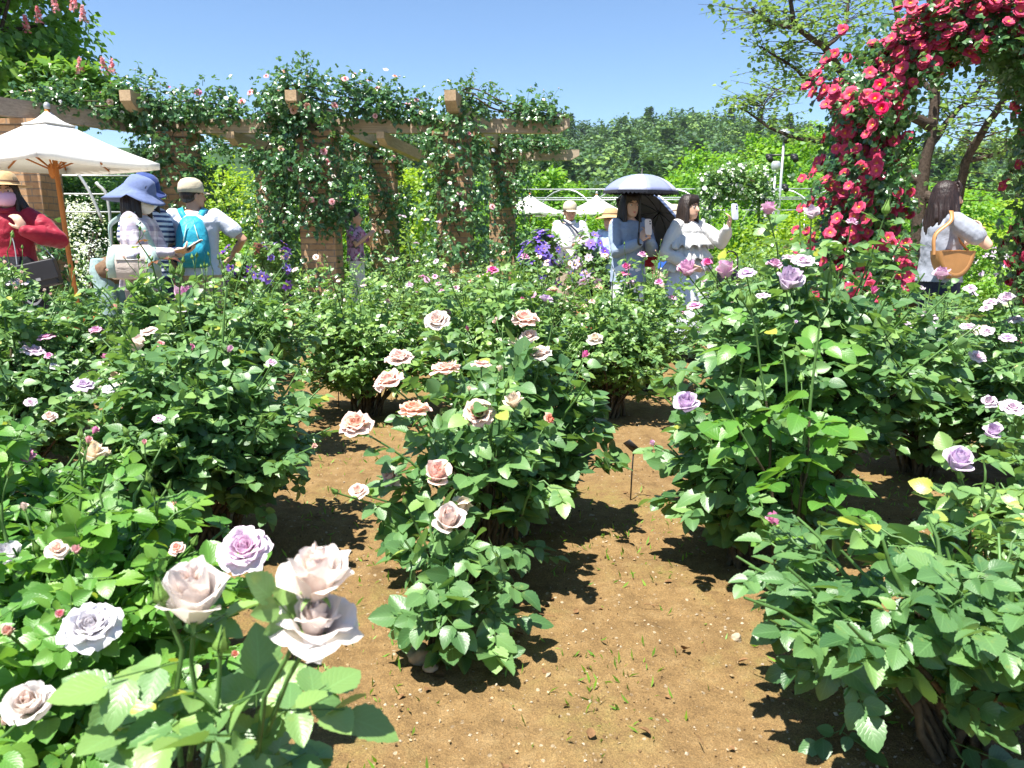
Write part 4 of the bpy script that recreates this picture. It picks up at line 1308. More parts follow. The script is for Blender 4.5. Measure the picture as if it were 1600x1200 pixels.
B('low rose bush with one cream rose and a magenta bud on long stems', (-1.55, 2.12), .38, .32, .60, .14, 30, .050, 'fresh', 1, 10, [
    (140, 712, 2.15, 40, 'cup', 'cream'), (38, 709, 2.2, 32, 'half', 'magenta'), (125, 705, 2.15, 17, 'greenbud', 'x'), (165, 703, 2.2, 18, 'bud', 'cream'), (155, 722, 2.15, 16, 'greenbud', 'x'), (145, 668, 2.4, 18, 'bud', 'magenta'), (28, 670, 2.4, 14, 'bud', 'magenta'), (190, 700, 2.2, 12, 'greenbud', 'x')], 5, 'pink', 1.15, tint=.45)
# blurred foreground stems
B('nearest rose stems with two large pinkish white blooms and broad leaves', (-.43, .92), .12, .09, .40, .12, 5, .066, 'rose', 0, 11, [
    (303, 945, .93, 108, 'cup', 'pearl', (.10, -.22, 1)), (492, 915, .865, 106, 'cup', 'pearl', (.10, -.10, 1)), (488, 968, .865, 140, 'half', 'pearl', (.20, -.22, 1)), (343, 998, .88, 36, 'greenbud', 'x'), (252, 922, .9, 34, 'greenbud', 'x')], 0, dens=.75, trunk=.007, bare=.35, tint=.50, spread=.7)
# right big bush
B('tall rose bush with lavender roses and a thick forked trunk in the soil', (1.20, 3.05), .64, .54, 1.10, .48, 52, .060, 'rose', 1, 12, [
    (1200, 330, 2.9, 26, 'cup', 'mauve', (.1, -.1, 1)), (1268, 336, 2.9, 26, 'cup', 'palelav'), (1228, 441, 2.7, 42, 'cup', 'lav', (.1, -.6, .8)), (1135, 428, 2.8, 32, 'cup', 'mauve'), (1166, 423, 2.8, 32, 'open', 'lav'), (1075, 425, 2.85, 30, 'cup', 'mauve'), (1255, 403, 2.85, 36, 'open', 'palelav'), (1210, 412, 2.85, 26, 'half', 'mauve'),
    (1232, 400, 2.9, 24, 'open', 'palelav'), (1105, 410, 2.95, 20, 'half', 'magenta'), (1330, 346, 2.9, 20, 'half', 'mauve'), (1365, 448, 2.7, 20, 'bud', 'magenta'), (1192, 460, 2.7, 26, 'open', 'palelav'), (1085, 475, 2.7, 26, 'open', 'mauve'), (1385, 322, 2.9, 20, 'greenbud', 'x'), (1160, 460, 2.6, 16, 'greenbud', 'x'), (1172, 466, 2.6, 17, 'greenbud', 'x'), (1178, 462, 2.6, 18, 'greenbud', 'x'), (1120, 480, 2.6, 15, 'greenbud', 'x'), (1197, 497, 2.6, 14, 'greenbud', 'x')],
  0, 'lav', 1.02, trunk=.017, lean=(.02, 0), bare=.36, tint=.47)
B('leafy rose bush with one drooping lavender rose and long pale shoots', (.84, 2.62), .30, .28, .74, .14, 24, .068, 'rose', 0, 13, [(1075, 632, 2.5, 40, 'cup', 'lav', (-.3, -.5, .8)), (1022, 598, 2.7, 12, 'greenbud', 'x'), (1160, 560, 2.35, 10, 'greenbud', 'x'), (1022, 688, 2.6, 14, 'bud', 'mauve')], 0, dens=.90, tint=.42)
B('green rose bush with few flowers under the visitor with the tan handbag', (2.05, 3.75), .58, .48, .86, .34, 46, .056, 'rose', 1, 14, [(1470, 432, 3.6, 26, 'cup', 'mauve', (0, -.2, 1)), (1449, 490, 3.6, 34, 'open', 'palelav'), (1452, 505, 3.55, 26, 'open', 'lav'), (1415, 505, 3.6, 26, 'open', 'palelav')], 2, 'lav', 1.25, tint=.45)
# lower right
B('low broad leaved rose bush with arching dark branches and a magenta bud', (1.02, 1.58), .50, .38, .53, .26, 28, .068, 'rose', 0, 15, [(1215, 803, 1.8, 32, 'bud', 'magenta'), (1200, 812, 1.8, 16, 'greenbud', 'x'), (1210, 838, 1.75, 12, 'greenbud', 'x')], 0, dens=.70, trunk=.015, bare=.46, tint=.40, lean=(-.12, .04))
B('single upright rose stem topped by one violet half open rose', (1.32, 2.05), .10, .10, .46, .16, 5, .066, 'rose', 0, 16, [(1492, 724, 2.0, 46, 'cup', 'lav', (.1, -.4, .9)), (1503, 738, 1.98, 16, 'greenbud', 'x')], 0, dens=.8, trunk=.008, tint=.55)
B('rose bush full of pale lavender roses beside the red rose arch', (2.42, 3.35), .55, .48, .94, .2, 44, .046, 'rose', 1, 17, [
    (1575, 465, 3.2, 28, 'half', 'palelav'), (1541, 479, 3.2, 20, 'open', 'palelav'), (1549, 470, 3.25, 24, 'open', 'palelav'), (1513, 508, 3.1, 26, 'open', 'palelav'), (1575, 525, 3.0, 26, 'open', 'lav'), (1527, 554, 3.0, 28, 'open', 'palelav'), (1545, 626, 2.8, 26, 'half', 'palelav'), (1582, 632, 2.75, 40, 'open', 'palelav'), (1553, 676, 2.6, 30, 'cup', 'lav'), (1516, 448, 3.3, 20, 'open', 'palelav'), (1588, 497, 3.2, 24, 'open', 'palelav'), (1543, 515, 3.1, 22, 'open', 'palelav')], 2, 'lav', 1.25, tint=.44)
B('low rose bush in the corner with small pale leaves and no flowers', (1.72, 2.30), .28, .26, .46, .12, 20, .052, 'rose', 1, 18, [], 1, 'lav', 1.1, tint=.50)
B('tall pale green rose shoots with big light leaves rising past the lavender bush', (.92, 2.42), .12, .10, .98, .45, 3, .080, 'fresh', 0, 19, [(1172, 470, 2.4, 18, 'greenbud', 'x'), (1290, 640, 2.3, 8, 'greenbud', 'x'), (1120, 600, 2.3, 8, 'greenbud', 'x')], 3, 'lav', .42, tint=.5, trunk=.009, bare=.45, spread=.8)
# middle rows
B('light green rose bush with tiny pale pink roses in the middle row', (-.98, 5.05), .70, .55, .94, .16, 52, .044, 'rose_far', 2, 20, [(490, 510, 4.9, 18, 'half', 'palelav'), (508, 455, 5.2, 16, 'open', 'blush'), (605, 470, 5, 12, 'half', 'pink'), (640, 445, 5.2, 16, 'half', 'palelav')], 6, 'pink', 1.5, tint=.62)
B('rose bush with magenta pink buds on tall stems behind the peach roses', (-.10, 4.75), .70, .52, .97, .16, 48, .056, 'rose_far', 2, 21, [(703, 478, 4.6, 24, 'bud', 'mauve'), (852, 467, 4.6, 26, 'half', 'lav'), (815, 463, 4.6, 20, 'bud', 'magenta'), (731, 508, 4.4, 15, 'bud', 'magenta'), (770, 420, 4.8, 22, 'half', 'magenta'), (865, 452, 4.8, 18, 'half', 'rosepink'), (820, 400, 4.9, 18, 'half', 'mauve')], 4, 'magenta', 1.45, tint=.50)
B('round fine leaved rose bush between the middle bed and tall lavender bush', (.66, 5.0), .55, .50, .92, .14, 48, .040, 'rose_far', 2, 22, [(1030, 440, 4.9, 18, 'half', 'mauve'), (925, 470, 4.9, 14, 'half', 'pink')], 3, 'pink', 1.55, tint=.52)
B('rose bush with double magenta roses in front of the visitor under the parasol', (1.02, 5.9), .52, .48, .98, .16, 40, .048, 'rose_far', 2, 23, [(975, 425, 5.8, 26, 'open', 'magenta'), (982, 436, 5.8, 24, 'open', 'mauve'), (978, 415, 5.8, 18, 'half', 'magenta'), (1003, 396, 5.9, 16, 'half', 'mauve'), (1050, 462, 5.7, 18, 'open', 'mauve')], 3, 'pink', 1.4, tint=.52)
B('dark small leaved rose bush beside the bare soil strip', (-2.35, 6.3), .58, .45, .82, .14, 42, .042, 'rose_far', 2, 24, [(500, 512, 6, 16, 'open', 'palelav')], 2, 'pink', 1.5, tint=.38)
more = [(-1.55, 6.7, .60, .95, .55, 'blush', 'pale rose bush with clusters of blush flowers at the end of the soil strip'), (-3.35, 7.4, .5, .80, .50, 'palelav', 'small rose bush at the path beside the terracotta pot'),
        (-.45, 6.6, .62, .95, .46, 'mauve', 'rose bush with mauve flowers in the row before the vine covered pillars'), (.35, 7.2, .55, .92, .55, 'pink', 'rose bush with scattered pink buds before the violet clematis'),
        (2.0, 6.6, .55, .95, .45, 'mauve', 'rose bush with mauve flowers below the woman in the white blouse'), (2.95, 5.6, .50, .92, .48, 'lav', 'rose bush with lavender flowers close to the arch foot'), (-1.0, 8.2, .85, 1.25, .62, 'palelav', 'tall loose rose bush with lilac flowers in front of the pergola'),
        (-.2, 8.3, .5, .95, .5, 'salmon', 'rose bush with salmon buds at the foot of the corner pillar'), (1.2, 8.0, .6, .95, .55, 'pink', 'rose bush with pink flowers before the man in the white shirt'), (3.2, 8.4, .6, .9, .4, 'salmon', 'rose bush dotted with salmon flowers near the white arch'), (2.4, 8.9, .6, .95, .5, 'blush', 'rose bush with blush flowers beyond the two women')]
for i, (x, y, r, h, tn, c, lab) in enumerate(more):
    B(lab, (x, y), r * 1.05, r * .85, h, .12, 38, .046, 'rose_far', 3, 40 + i, [], 0, 'pink', 1.35, tint=tn, scatter=[(9 if i != 6 else 16, 'small' if i % 2 else 'open', c, .062), (3, 'bud', c, .03)])
# ------------------------------------------------------------------ pergola
def brick_mat():
    m, nt, out = mk('pillar_brick')
    co_ = objco(nt)
    sx = nt.nodes.new('ShaderNodeSeparateXYZ'); nt.links.new(co_, sx.inputs[0])
    cb = nt.nodes.new('ShaderNodeCombineXYZ')
    nt.links.new(math_n(nt, 'ADD', sx.outputs[0], sx.outputs[1]), cb.inputs[0]); nt.links.new(sx.outputs[2], cb.inputs[1])
    br = nd(nt, 'ShaderNodeTexBrick'); nt.links.new(cb.outputs[0], br.inputs['Vector'])
    br.inputs['Scale'].default_value = 1.0; br.inputs['Brick Width'].default_value = .235; br.inputs['Row Height'].default_value = .085; br.inputs['Mortar Size'].default_value = .008
    br.inputs['Color1'].default_value = (.46, .29, .165, 1); br.inputs['Color2'].default_value = (.33, .19, .10, 1); br.inputs['Mortar'].default_value = (.17, .15, .13, 1); br.offset = .5
    n = noise(nt, 18, 5, .7, co_)
    c = mixc(nt, .35, br.outputs['Color'], ramp(nt, n, [(.3, (.16, .09, .05)), (.7, (.50, .34, .20))]))
    hh = math_n(nt, 'ADD', math_n(nt, 'MULTIPLY', br.outputs['Fac'], -1.0), math_n(nt, 'MULTIPLY', n, .4))
    p = principled(nt, c, .9, .15, bump(nt, hh, .8, .012)); nt.links.new(p.outputs[0], out.inputs[0]); return m
def wood_mat(name, a, b, axis=(3, 3, 3)):
    m, nt, out = mk(name)
    co_ = objco(nt); mp = nd(nt, 'ShaderNodeMapping'); mp.inputs['Scale'].default_value = axis; nt.links.new(co_, mp.inputs[0])
    n = noise(nt, 3.0, 6, .65, mp.outputs[0], .8); n2 = noise(nt, 1.5, 4, .6, co_)
    c = mixc(nt, .3, ramp(nt, n, [(.3, a), (.7, b)]), ramp(nt, n2, [(.3, [x * .6 for x in a]), (.7, [x * 1.2 for x in b])]))
    p = principled(nt, c, .8, .2, bump(nt, n, .5, .01)); nt.links.new(p.outputs[0], out.inputs[0]); return m
BRICK = brick_mat()
WOODX = wood_mat('weathered_beam', (.27, .205, .14), (.50, .40, .29), (1, 12, 14))
WOODY = wood_mat('weathered_crossbeam', (.28, .19, .11), (.50, .37, .23), (12, 1, 14))
pg = thing('pergola', 'timber pergola on brick pillars overgrown with climbing roses', 'pergola', (0, 0, 0))
FRONT = [(-6.10, 10.1), (-4.72, 11.25), (-2.72, 11.2), (-.80, 11.2)]
BACK = [(-4.5, 14.9), (-2.42, 14.9), (-.18, 14.9)]
for (x, y) in FRONT + BACK:
    m = MB(); c = .245
    V = []
    zs = np.array([-.05, 2.55])
    for z in zs:
        V += [[x - c, y - c, z], [x + c, y - c, z], [x + c, y + c, z], [x - c, y + c, z]]
    m.add(np.array(V), [np.array([[0, 1, 5, 4], [1, 2, 6, 5], [2, 3, 7, 6], [3, 0, 4, 7], [4, 5, 6, 7]])])
    o = m.build('pillar', BRICK, pg, False)
    b = o.modifiers.new('b', 'BEVEL'); b.width = .012; b.segments = 2
    m = MB(); box(m, (x, y, 2.585), (.58, .58, .068)); m.build('pillar_cap', BRICK, pg, False)
def beam(p0, p1, z0, h, w, mat, cham=True):
    p0, p1 = np.array(p0, float), np.array(p1, float)
    d = nrm(p1 - p0); s = np.array([-d[1], d[0]])
    L = np.linalg.norm(p1 - p0)
    prof = [(0, .45 * h if cham else 0), (.16 if cham else .001, 0), (L - (.16 if cham else .001), 0), (L, .45 * h if cham else 0), (L, h), (0, h)]
    V = []
    for q in (-w / 2, w / 2):
        for (a, z) in prof: V.append([*(p0 + d * a + s * q), z0 + z])
    k = np.arange(6)
    m = MB(); m.add(np.array(V), [np.stack([k, (k + 1) % 6, (k + 1) % 6 + 6, k + 6], -1), np.array([[0, 4 + 1, 4, 3], [0, 3, 2, 1], [6, 7, 8, 9], [6, 9, 10, 11]])])
    o = m.build('beam', mat, pg, False)
    return o
beam((-5.05, 11.22), (.80, 11.2), 2.623, .19, .13, WOODX)
beam((-5.02, 11.42), (-7.6, 7.4), 2.625, .21, .13, wood_mat('weathered_corner_beam', (.17, .13, .10), (.36, .30, .24), (5, 5, 14)))
beam((-4.9, 14.9), (1.25, 14.9), 2.623, .19, .13, WOODX)
for (xf, xb) in ((-5.0, -4.6), (-2.86, -2.46), (-.80, -.22)):
    beam((xf, 10.45), (xb, 15.7), 2.818 + .006, .24, .15, WOODY)
for (xf, xb) in ((-3.85, -3.5), (-1.8, -1.3)):
    beam((xf, 10.95), (xb, 15.4), 2.455, .16, .11, WOODY)

# ------------------------------------------------------------------ climbing roses
def climber(label, base, paths, seed, leaf=.055, mat='climber', blooms=(), sprays=0, tint=.42, group='climbing roses on the pergola', name='climbing_rose', lod=2, flat=1.0, hole=.25):
    rng = np.random.default_rng(seed + 500)
    b = np.array([base[0], base[1], 0.0])
    root = thing(name, label, 'climbing rose', b, 0, group)
    fm, cm = MB(), MB()
    allP, allO = [], []
    for pts, rad, n in paths:
        pts = np.asarray(pts, float)
        Pp = smooth_path(pts, 40)
        rr = np.interp(np.linspace(0, 1, 40), np.linspace(0, 1, len(rad)), rad)
        T = nrm(np.gradient(Pp, axis=0))
        n = int(n * .62); ncl = max(10, n // 16)
        t = rng.random(ncl) * 39; i = np.minimum(t.astype(int), 38)
        c = Pp[i] + (Pp[i + 1] - Pp[i]) * (t - i)[:, None]
        o = rng.normal(0, 1, (ncl, 3)); o = nrm(o - T[i] * np.sum(o * T[i], -1, keepdims=True))
        c = c + o * (rr[i] * (hole + (1.05 - hole) * rng.random(ncl) ** .6))[:, None]
        j = rng.integers(0, ncl, n)
        e = rng.normal(0, 1, (n, 3)) * .085
        P = c[j] + e
        O = nrm(o[j] + e * 3 + np.array([0, -.15, .1]))
        if pts[:, 2].min() > 2.7:
            kp = (P[:, 2] > 2.80) | (rng.random(len(P)) < .22); P, O = P[kp], O[kp]
        allP.append(P); allO.append(O)
        for q in range(5):
            off = rng.normal(0, .4, 3)
            off = off - T.mean(0) * off.dot(T.mean(0))
            wob = np.stack([nz(Pp, 2 + q, q * 3.1), nz(Pp, 2.4, q * 5.2 + 1), 0 * rr], -1)
            tube(cm, Pp[::2] + (off * .5 + wob[::2] * .6) * rr[::2, None] - b, .011 - .0015 * q, 5)
    P = np.concatenate(allP); O = np.concatenate(allO)
    k = len(P) // 3
    tn = np.clip(tint + rng.normal(0, .17, len(P)), 0, 1)
    h1 = slice(0, None, 1)
    az = rng.normal(0, 1, (len(P), 3)); az[:, 2] -= .5
    N = nrm(np.array([0, -.1, .75]) + O * .8 + rng.normal(0, .35, P.shape))
    compound(fm, P[h1] - b, (az + O * .5)[h1], N[h1], leaf * rng.uniform(.8, 1.2, len(P))[h1], tn[h1], lod, rng, False)
    for s in range(sprays):
        i = int(rng.integers(0, len(P)))
        if P[i][2] < 2.9: continue
        tip = P[i] + np.array([rng.normal(0, .08), rng.normal(0, .08), rng.uniform(.08, .24)])
        c = bezier(P[i], P[i] + np.array([0, 0, .15]), tip, 6)
        tube(cm, c - b, np.linspace(.004, .002, 6), 4, 1)
        nl = 7
        ii = rng.integers(1, 6, nl)
        compound(fm, c[ii] - b, rng.normal(0, 1, (nl, 3)) * [1, 1, .3], np.array([0, 0, 1]) + rng.normal(0, .3, (nl, 3)), np.full(nl, leaf * .8), np.full(nl, .6), lod, rng, False)
        if rng.random() < .7: link_mesh('bud', bloom_mesh('bud', 'rosepink' if rng.random() < .4 else 'blush', int(rng.integers(0, 3)), True), root, tip - b, aim((rng.normal(0, .2), 0, 1)), .035)
    fm.build('foliage', [LEAF[mat], STEM], root); cm.build('canes', [CANE, STEM], root)
    for cnt, kind, col, dia in blooms:
        fr = np.where(O[:, 1] < .35)[0]
        for i in rng.choice(fr, cnt):
            p = P[i] + O[i] * .05
            link_mesh('bloom', bloom_mesh(kind, col, int(rng.integers(0, 3)), True), root, p - b, aim(nrm(O[i] + np.array([0, -.5, .3]) + rng.normal(0, .25, 3)), rng.uniform(0, 6)), dia * rng.uniform(.75, 1.25))
    return root

def colpath(x, y, top=2.9): return [(x, y, .05), (x - .03, y - .05, .9), (x + .02, y - .05, 1.9), (x, y - .1, top)]
climber('climbing rose with small white blooms over the parasol end of the pergola', (-4.9, 10.9), [(colpath(-4.72, 11.15), [.34, .46, .50, .5, .42], 3600), ([(-6.1, 10.0, 2.84), (-5.6, 10.6, 2.9), (-5.0, 10.9, 2.93), (-4.3, 11.05, 2.95), (-3.7, 11.1, 2.88)], [.10, .22, .25, .25, .16], 3600)], 1, blooms=[(34, 'small', 'white', .055), (5, 'open', 'pink', .085), (2, 'open', 'magenta', .09)], sprays=110, tint=.42)
climber('climbing rose with pink blooms draping the pillar with bare bricks showing', (-2.6, 10.9), [([(-2.72, 11.0, .05), (-2.78, 11.0, .7)], [.42, .36], 900), ([(-2.75, 11.05, 1.35), (-2.72, 11.0, 2.0), (-2.7, 10.9, 2.8)], [.36, .52, .5], 2700), ([(-3.35, 11.05, .3), (-3.25, 11.1, 1.2), (-3.3, 11.1, 2.2), (-3.2, 11.1, 2.8)], [.26, .26, .3, .3], 1500), ([(-3.35, 10.95, 2.92), (-2.9, 10.8, 3.08), (-2.3, 10.95, 2.98), (-1.7, 11.1, 2.93), (-1.1, 11.15, 2.86)], [.16, .30, .27, .22, .14], 3500)], 2, blooms=[(26, 'open', 'rosepink', .085), (12, 'open', 'salmon', .08), (10, 'small', 'blush', .06)], sprays=100, tint=.38)
climber('climbing rose with mostly small pale leaves on the pillar under the free beam end', (-.8, 10.9), [(colpath(-.80, 11.05, 2.75), [.44, .52, .40, .36], 3900), ([(-.85, 11.05, 2.95), (-.62, 11.0, 3.08), (-.2, 11.05, 2.93), (.35, 11.1, 2.86), (.75, 11.15, 2.83)], [.12, .18, .15, .11, .06], 1100)], 3, blooms=[(14, 'small', 'white', .055), (6, 'open', 'rosepink', .085), (5, 'small', 'blush', .06)], sprays=80, tint=.50)
climber('dark climbing rose covering the rear pillar seen between two front pillars', (-2.4, 14.7), [(colpath(-2.40, 14.75, 2.8), [.40, .5, .52, .45], 3600), ([(-3.4, 14.8, 2.85), (-2.4, 14.75, 2.95), (-1.3, 14.8, 2.85)], [.2, .28, .2], 1800)], 4, blooms=[(12, 'open', 'rosepink', .08)], sprays=8, tint=.30)
climber('climbing rose with leaves on the rear pillar at the open pergola end', (-.18, 14.7), [(colpath(-.12, 14.75, 2.75), [.34, .42, .40, .3], 2700), ([(-1.2, 14.8, 2.85), (-.2, 14.75, 2.95), (.5, 14.8, 2.88), (1.0, 14.85, 2.85)], [.2, .24, .2, .14], 1700)], 5, blooms=[(10, 'small', 'white', .06), (6, 'small', 'blush', .06)], sprays=8, tint=.52)
climber('dense climbing rose on the rear pillar behind the backpack man', (-4.5, 14.7), [(colpath(-4.5, 14.75, 2.8), [.45, .5, .5, .45], 3400), ([(-5.6, 14.8, 2.9), (-4.5, 14.75, 2.95), (-3.4, 14.8, 2.85)], [.25, .28, .2], 1800)], 6, blooms=[(8, 'small', 'white', .06)], sprays=6, tint=.40)
climber('young climbing rose with a few peach blooms on the brick pillar by the parasol pole', (-6.0, 9.75), [([(-5.8, 9.7, .05), (-5.75, 9.7, .7), (-5.8, 9.75, 1.35)], [.3, .22, .12], 800)], 7, blooms=[(5, 'open', 'peach', .08)], tint=.5)

# ------------------------------------------------------------------ red rose arch
ARM = plain('arch_green_metal', (.012, .028, .026), .45, .5, .1)
La, Rb_ = np.array([gx(1358, 8.0, 1), 8.0]), np.array([gx(1612, 7.5, 1), 7.5])
mid_, half_ = (La + Rb_) / 2, (Rb_ - La) / 2
span = np.linalg.norm(half_); tdir = nrm(np.array([-half_[1], half_[0]]))
ar = thing('garden_arch', 'dark green metal garden arch carrying a red climbing rose', 'arch', (*mid_, 0))
def archpt(t, rr, dep):  # t 0..1 along the hoop
    zs = 2.28
    L1 = zs; L2 = math.pi * rr
    s = t * (2 * L1 + L2)
    hn = half_ / span
    if s < L1: x, z = -rr, s
    elif s < L1 + L2:
        a = (s - L1) / rr; x, z = -rr * math.cos(a), zs + rr * math.sin(a)
    else: x, z = rr, 2 * L1 + L2 - s
    q = hn * x + tdir * dep
    return np.array([q[0], q[1], z])
for dep in (-.4, 0.0, .4):
    m = MB(); tube(m, [archpt(t, span, dep) for t in np.linspace(0, 1, 60)], .020, 8); m.build('hoop', ARM, ar)
for t in np.linspace(.06, .94, 15):
    m = MB(); tube(m, [archpt(t, span, -.4), archpt(t, span, .4)], .010, 6); m.build('crossbar', ARM, ar)
def arch_rose():
    rng = np.random.default_rng(91)
    b = np.array([*mid_, 0.0])
    root = thing('climbing_rose', 'climbing rose smothered in single crimson blooms with yellow eyes over the metal arch', 'climbing rose', b)
    n = 15000
    ncl = 950
    u_ = rng.random(ncl); tc = np.where(u_ < .34, rng.random(ncl) * .34, np.where(u_ < .80, .30 + .40 * rng.random(ncl), .68 + .32 * rng.random(ncl)))
    dc = rng.uniform(-.62, .55, ncl)
    thick = np.where((tc < .33), .28, np.where(tc < .70, .46, .42))
    rad = span + np.abs(rng.normal(0, 1, ncl)) * thick * .55 - .09
    C = np.array([archpt(t, 1.0 * r, d) for t, r, d in zip(tc, rad, dc)]) + b
    IN = np.array([archpt(t, .01 + .2 * span, 0) for t in tc]) + b
    leftleg = tc < .36
    C[leftleg] += np.stack([rng.normal(-.08, .15, leftleg.sum()), rng.normal(0, .12, leftleg.sum()), 0 * rng.random(leftleg.sum())], -1)
    j = rng.integers(0, ncl, n)
    e = rng.normal(0, .075, (n, 3))
    P = C[j] + e
    cen = np.stack([np.full(n, b[0]), np.full(n, b[1]), np.clip(P[:, 2], 0, 2.3)], -1)
    O = nrm(P - cen)
    fm = MB()
    N = nrm(O * .9 + np.array([0, -.1, .55]) + rng.normal(0, .35, (n, 3)))
    A = rng.normal(0, 1, (n, 3)); A[:, 2] -= .5
    h = slice(0, None, 1)
    compound(fm, P[h] - b, (A + O * .5)[h], N[h], np.full(len(P[h]), .056) * rng.uniform(.8, 1.2, len(P[h])), np.clip(.42 + rng.normal(0, .17, len(P[h])), 0, 1), 2, rng, False)
    fm.build('foliage', [LEAF['climber'], STEM], root)
    cm = MB()
    for q in range(8):
        d, o = rng.uniform(-.4, .4), rng.uniform(.0, .12)
        tt = np.linspace(0, rng.uniform(.4, .6), 26)
        if q % 2: tt = 1 - tt
        tube(cm, [archpt(t, span + o * (.5 + .5 * math.sin(9 * t + q)), d + .06 * math.sin(7 * t + q)) for t in tt], np.linspace(.017, .006, 26), 6)
    cm.build('canes', [CANE, STEM], root)
    # blooms: clustered, on the outer and camera side
    cand = np.where((O[:, 1] < .55) | (O[:, 2] > .3))[0]
    wgt = np.clip(.12 + O[cand] @ np.array([-.45, -.62, .45]), .04, 2) + .8 * (P[cand, 0] > b[0] + .45); cl = rng.choice(cand, 1150, p=wgt / wgt.sum())
    pos = []
    for c in cl:
        for q in range(int(rng.integers(1, 4))):
            pos.append((P[c] + O[c] * .06 + rng.normal(0, .055, 3), nrm(O[c] + np.array([-.05, -.55, .25]) + rng.normal(0, .28, 3))))
    far_mb = MB()
    pos.sort(key=lambda a: a[0][1])
    for i, (p, d) in enumerate(pos):
        D = rng.uniform(.090, .130)
        if i < 100:
            link_mesh('bloom', bloom_mesh('single', 'red', i % 4), root, p - b, aim(d, rng.uniform(0, 6)), D)
        else:
            t = make_bloom_cached('single', i % 4)
            Rm = np.array(aim(d, rng.uniform(0, 6)).to_matrix()) * D
            for V, f, m_, tn, uv in t:
                far_mb.add(V @ Rm.T + (p - b), f, m_, tn, uv)
    o = far_mb.build('bloom_mass', [PET['red'], SEPAL, YELLOW], root); o['kind'] = 'stuff'
_mbc = {}
def make_bloom_cached(kind, v):
    if (kind, v) not in _mbc:
        mb = make_bloom(kind, 100 + v * 17 + len(kind)); out = []; off = 0; fi = 0
        ends_ = np.cumsum([len(x) for x in mb.v])
        st = np.concatenate([[0], ends_[:-1]])
        for f, m_ in zip(mb.f, mb.m):
            k = np.searchsorted(ends_, f.min(), side='right')
            out.append((mb.v[k], f - st[k], m_[0], mb.t[k], mb.uv[k]))
        _mbc[(kind, v)] = out
    return _mbc[(kind, v)]
arch_rose()

# ------------------------------------------------------------------ parasols
CANVAS = cloth('white_canvas', (.80, .79, .76), .03, .8, .15, trans=.28)
TEAK = wood_mat('teak_pole', (.30, .10, .025), (.52, .21, .06), (10, 10, 1))
def parasol(label, c, apex, edge, va, pole_base=None, sub=True, group='white garden parasols', vent=True):
    """c centre (x,y); va half-diagonal vector to one corner"""
    c = np.array(c, float); va = np.array(va, float); vb = np.array([va[1], -va[0]])
    t = thing('parasol', label, 'parasol', (*c, 0), 0, group)
    cor = [va, vb, -va, -vb]
    def roof(s0, s1, z0, z1, sag, n=8, valance=0.0):
        m = MB()
        for i in range(4):
            a, b_ = cor[i], cor[(i + 1) % 4]
            rows = []
            for r in np.linspace(0, 1, n):
                s = s0 + (s1 - s0) * r
                row = []
                for q in np.linspace(0, 1, n):
                    p = a * (1 - q) + b_ * q
                    inw = 1 - .05 * r * 4 * q * (1 - q)
                    z = z0 + (z1 - z0) * r - sag * 4 * q * (1 - q) * r * (1 - .5 * r) - .03 * math.sin(r * math.pi)
                    row.append([p[0] * s * inw, p[1] * s * inw, z])
                rows.append(row)
            if valance: rows.append([[x, y, z - valance] for x, y, z in rows[-1]])
            m.add(np.array(rows).reshape(-1, 3), grid_faces(n, len(rows)))
        return m
    o = roof(.13, 1, apex - .16, edge, .05, 10, .07).build('canopy', CANVAS, t)
    o.modifiers.new('s', 'SOLIDIFY').thickness = .004
    o2 = roof(.02, .24, apex - .05, apex - .192, .0, 6, .015).build('vent', CANVAS, o)
    o2.modifiers.new('s', 'SOLIDIFY').thickness = .004
    m = MB(); ellipsoid(m, (0, 0, apex - .0), (.035, .035, .045));  m.build('finial', GREYM, t)
    pb = np.array([0, 0]) if pole_base is None else np.array(pole_base, float) - c
    m = MB(); tube(m, [(pb[0], pb[1], -.02), (pb[0] * .5, pb[1] * .5, edge * .5), (0, 0, apex - .03)], .026, 12); m.build('pole', TEAK, t)
    hz = edge - .10
    m = MB(); loft(m, [((0, 0, hz - .10), .03, .03), ((0, 0, hz - .06), .048, .048), ((0, 0, hz + .02), .055, .055), ((0, 0, hz + .06), .04, .04)], 12); m.build('hub', TEAK, t)
    for k in range(8):
        v = cor[k // 2] if k % 2 == 0 else (cor[k // 2] + cor[(k // 2 + 1) % 4]) / 2
        m = MB(); tube(m, [(v[0] * .03, v[1] * .03, apex - .19), (v[0] * .97, v[1] * .97, edge - (.02 if k % 2 == 0 else .07))], .011, 6); rb = m.build('rib', TEAK, t)
        m = MB(); tube(m, [(v[0] * .03, v[1] * .03, hz), (v[0] * .52, v[1] * .52, apex - .19 + (edge - apex + .19) * .52 - .03)], .009, 6); m.build('strut', TEAK, t)
    m = MB(); loft(m, [((pb[0], pb[1], 0.0), .24, .24), ((pb[0], pb[1], .06), .22, .22), ((pb[0], pb[1], .07), .05, .05), ((pb[0], pb[1], .28), .04, .04)], 20); m.build('base', GREYM, t)
    return t
parasol('large white canvas parasol on a brown wooden pole before the brick pillar', (-5.10, 8.85), 2.60, 2.03, (1.0, .42), (-4.93, 8.8))
parasol('white parasol of which one corner shows above the large parasol at the frame edge', (-7.45, 8.3), 2.85, 2.25, (1.35, -.3))
for (px, d, lab) in ((828, 20.6, 'small far white parasol partly hidden by the vine covered pillar'), (932, 21, 'small far white parasol behind the man in the white shirt'), (1030, 21, 'small far white parasol half hidden by the black umbrella'), (563, 21, 'small far white parasol seen through the pergola beside the ponytail visitor')):
    x = gx(px, d, 2)
    parasol(lab, (x, d), 2.40, 1.88, (.92, .23))

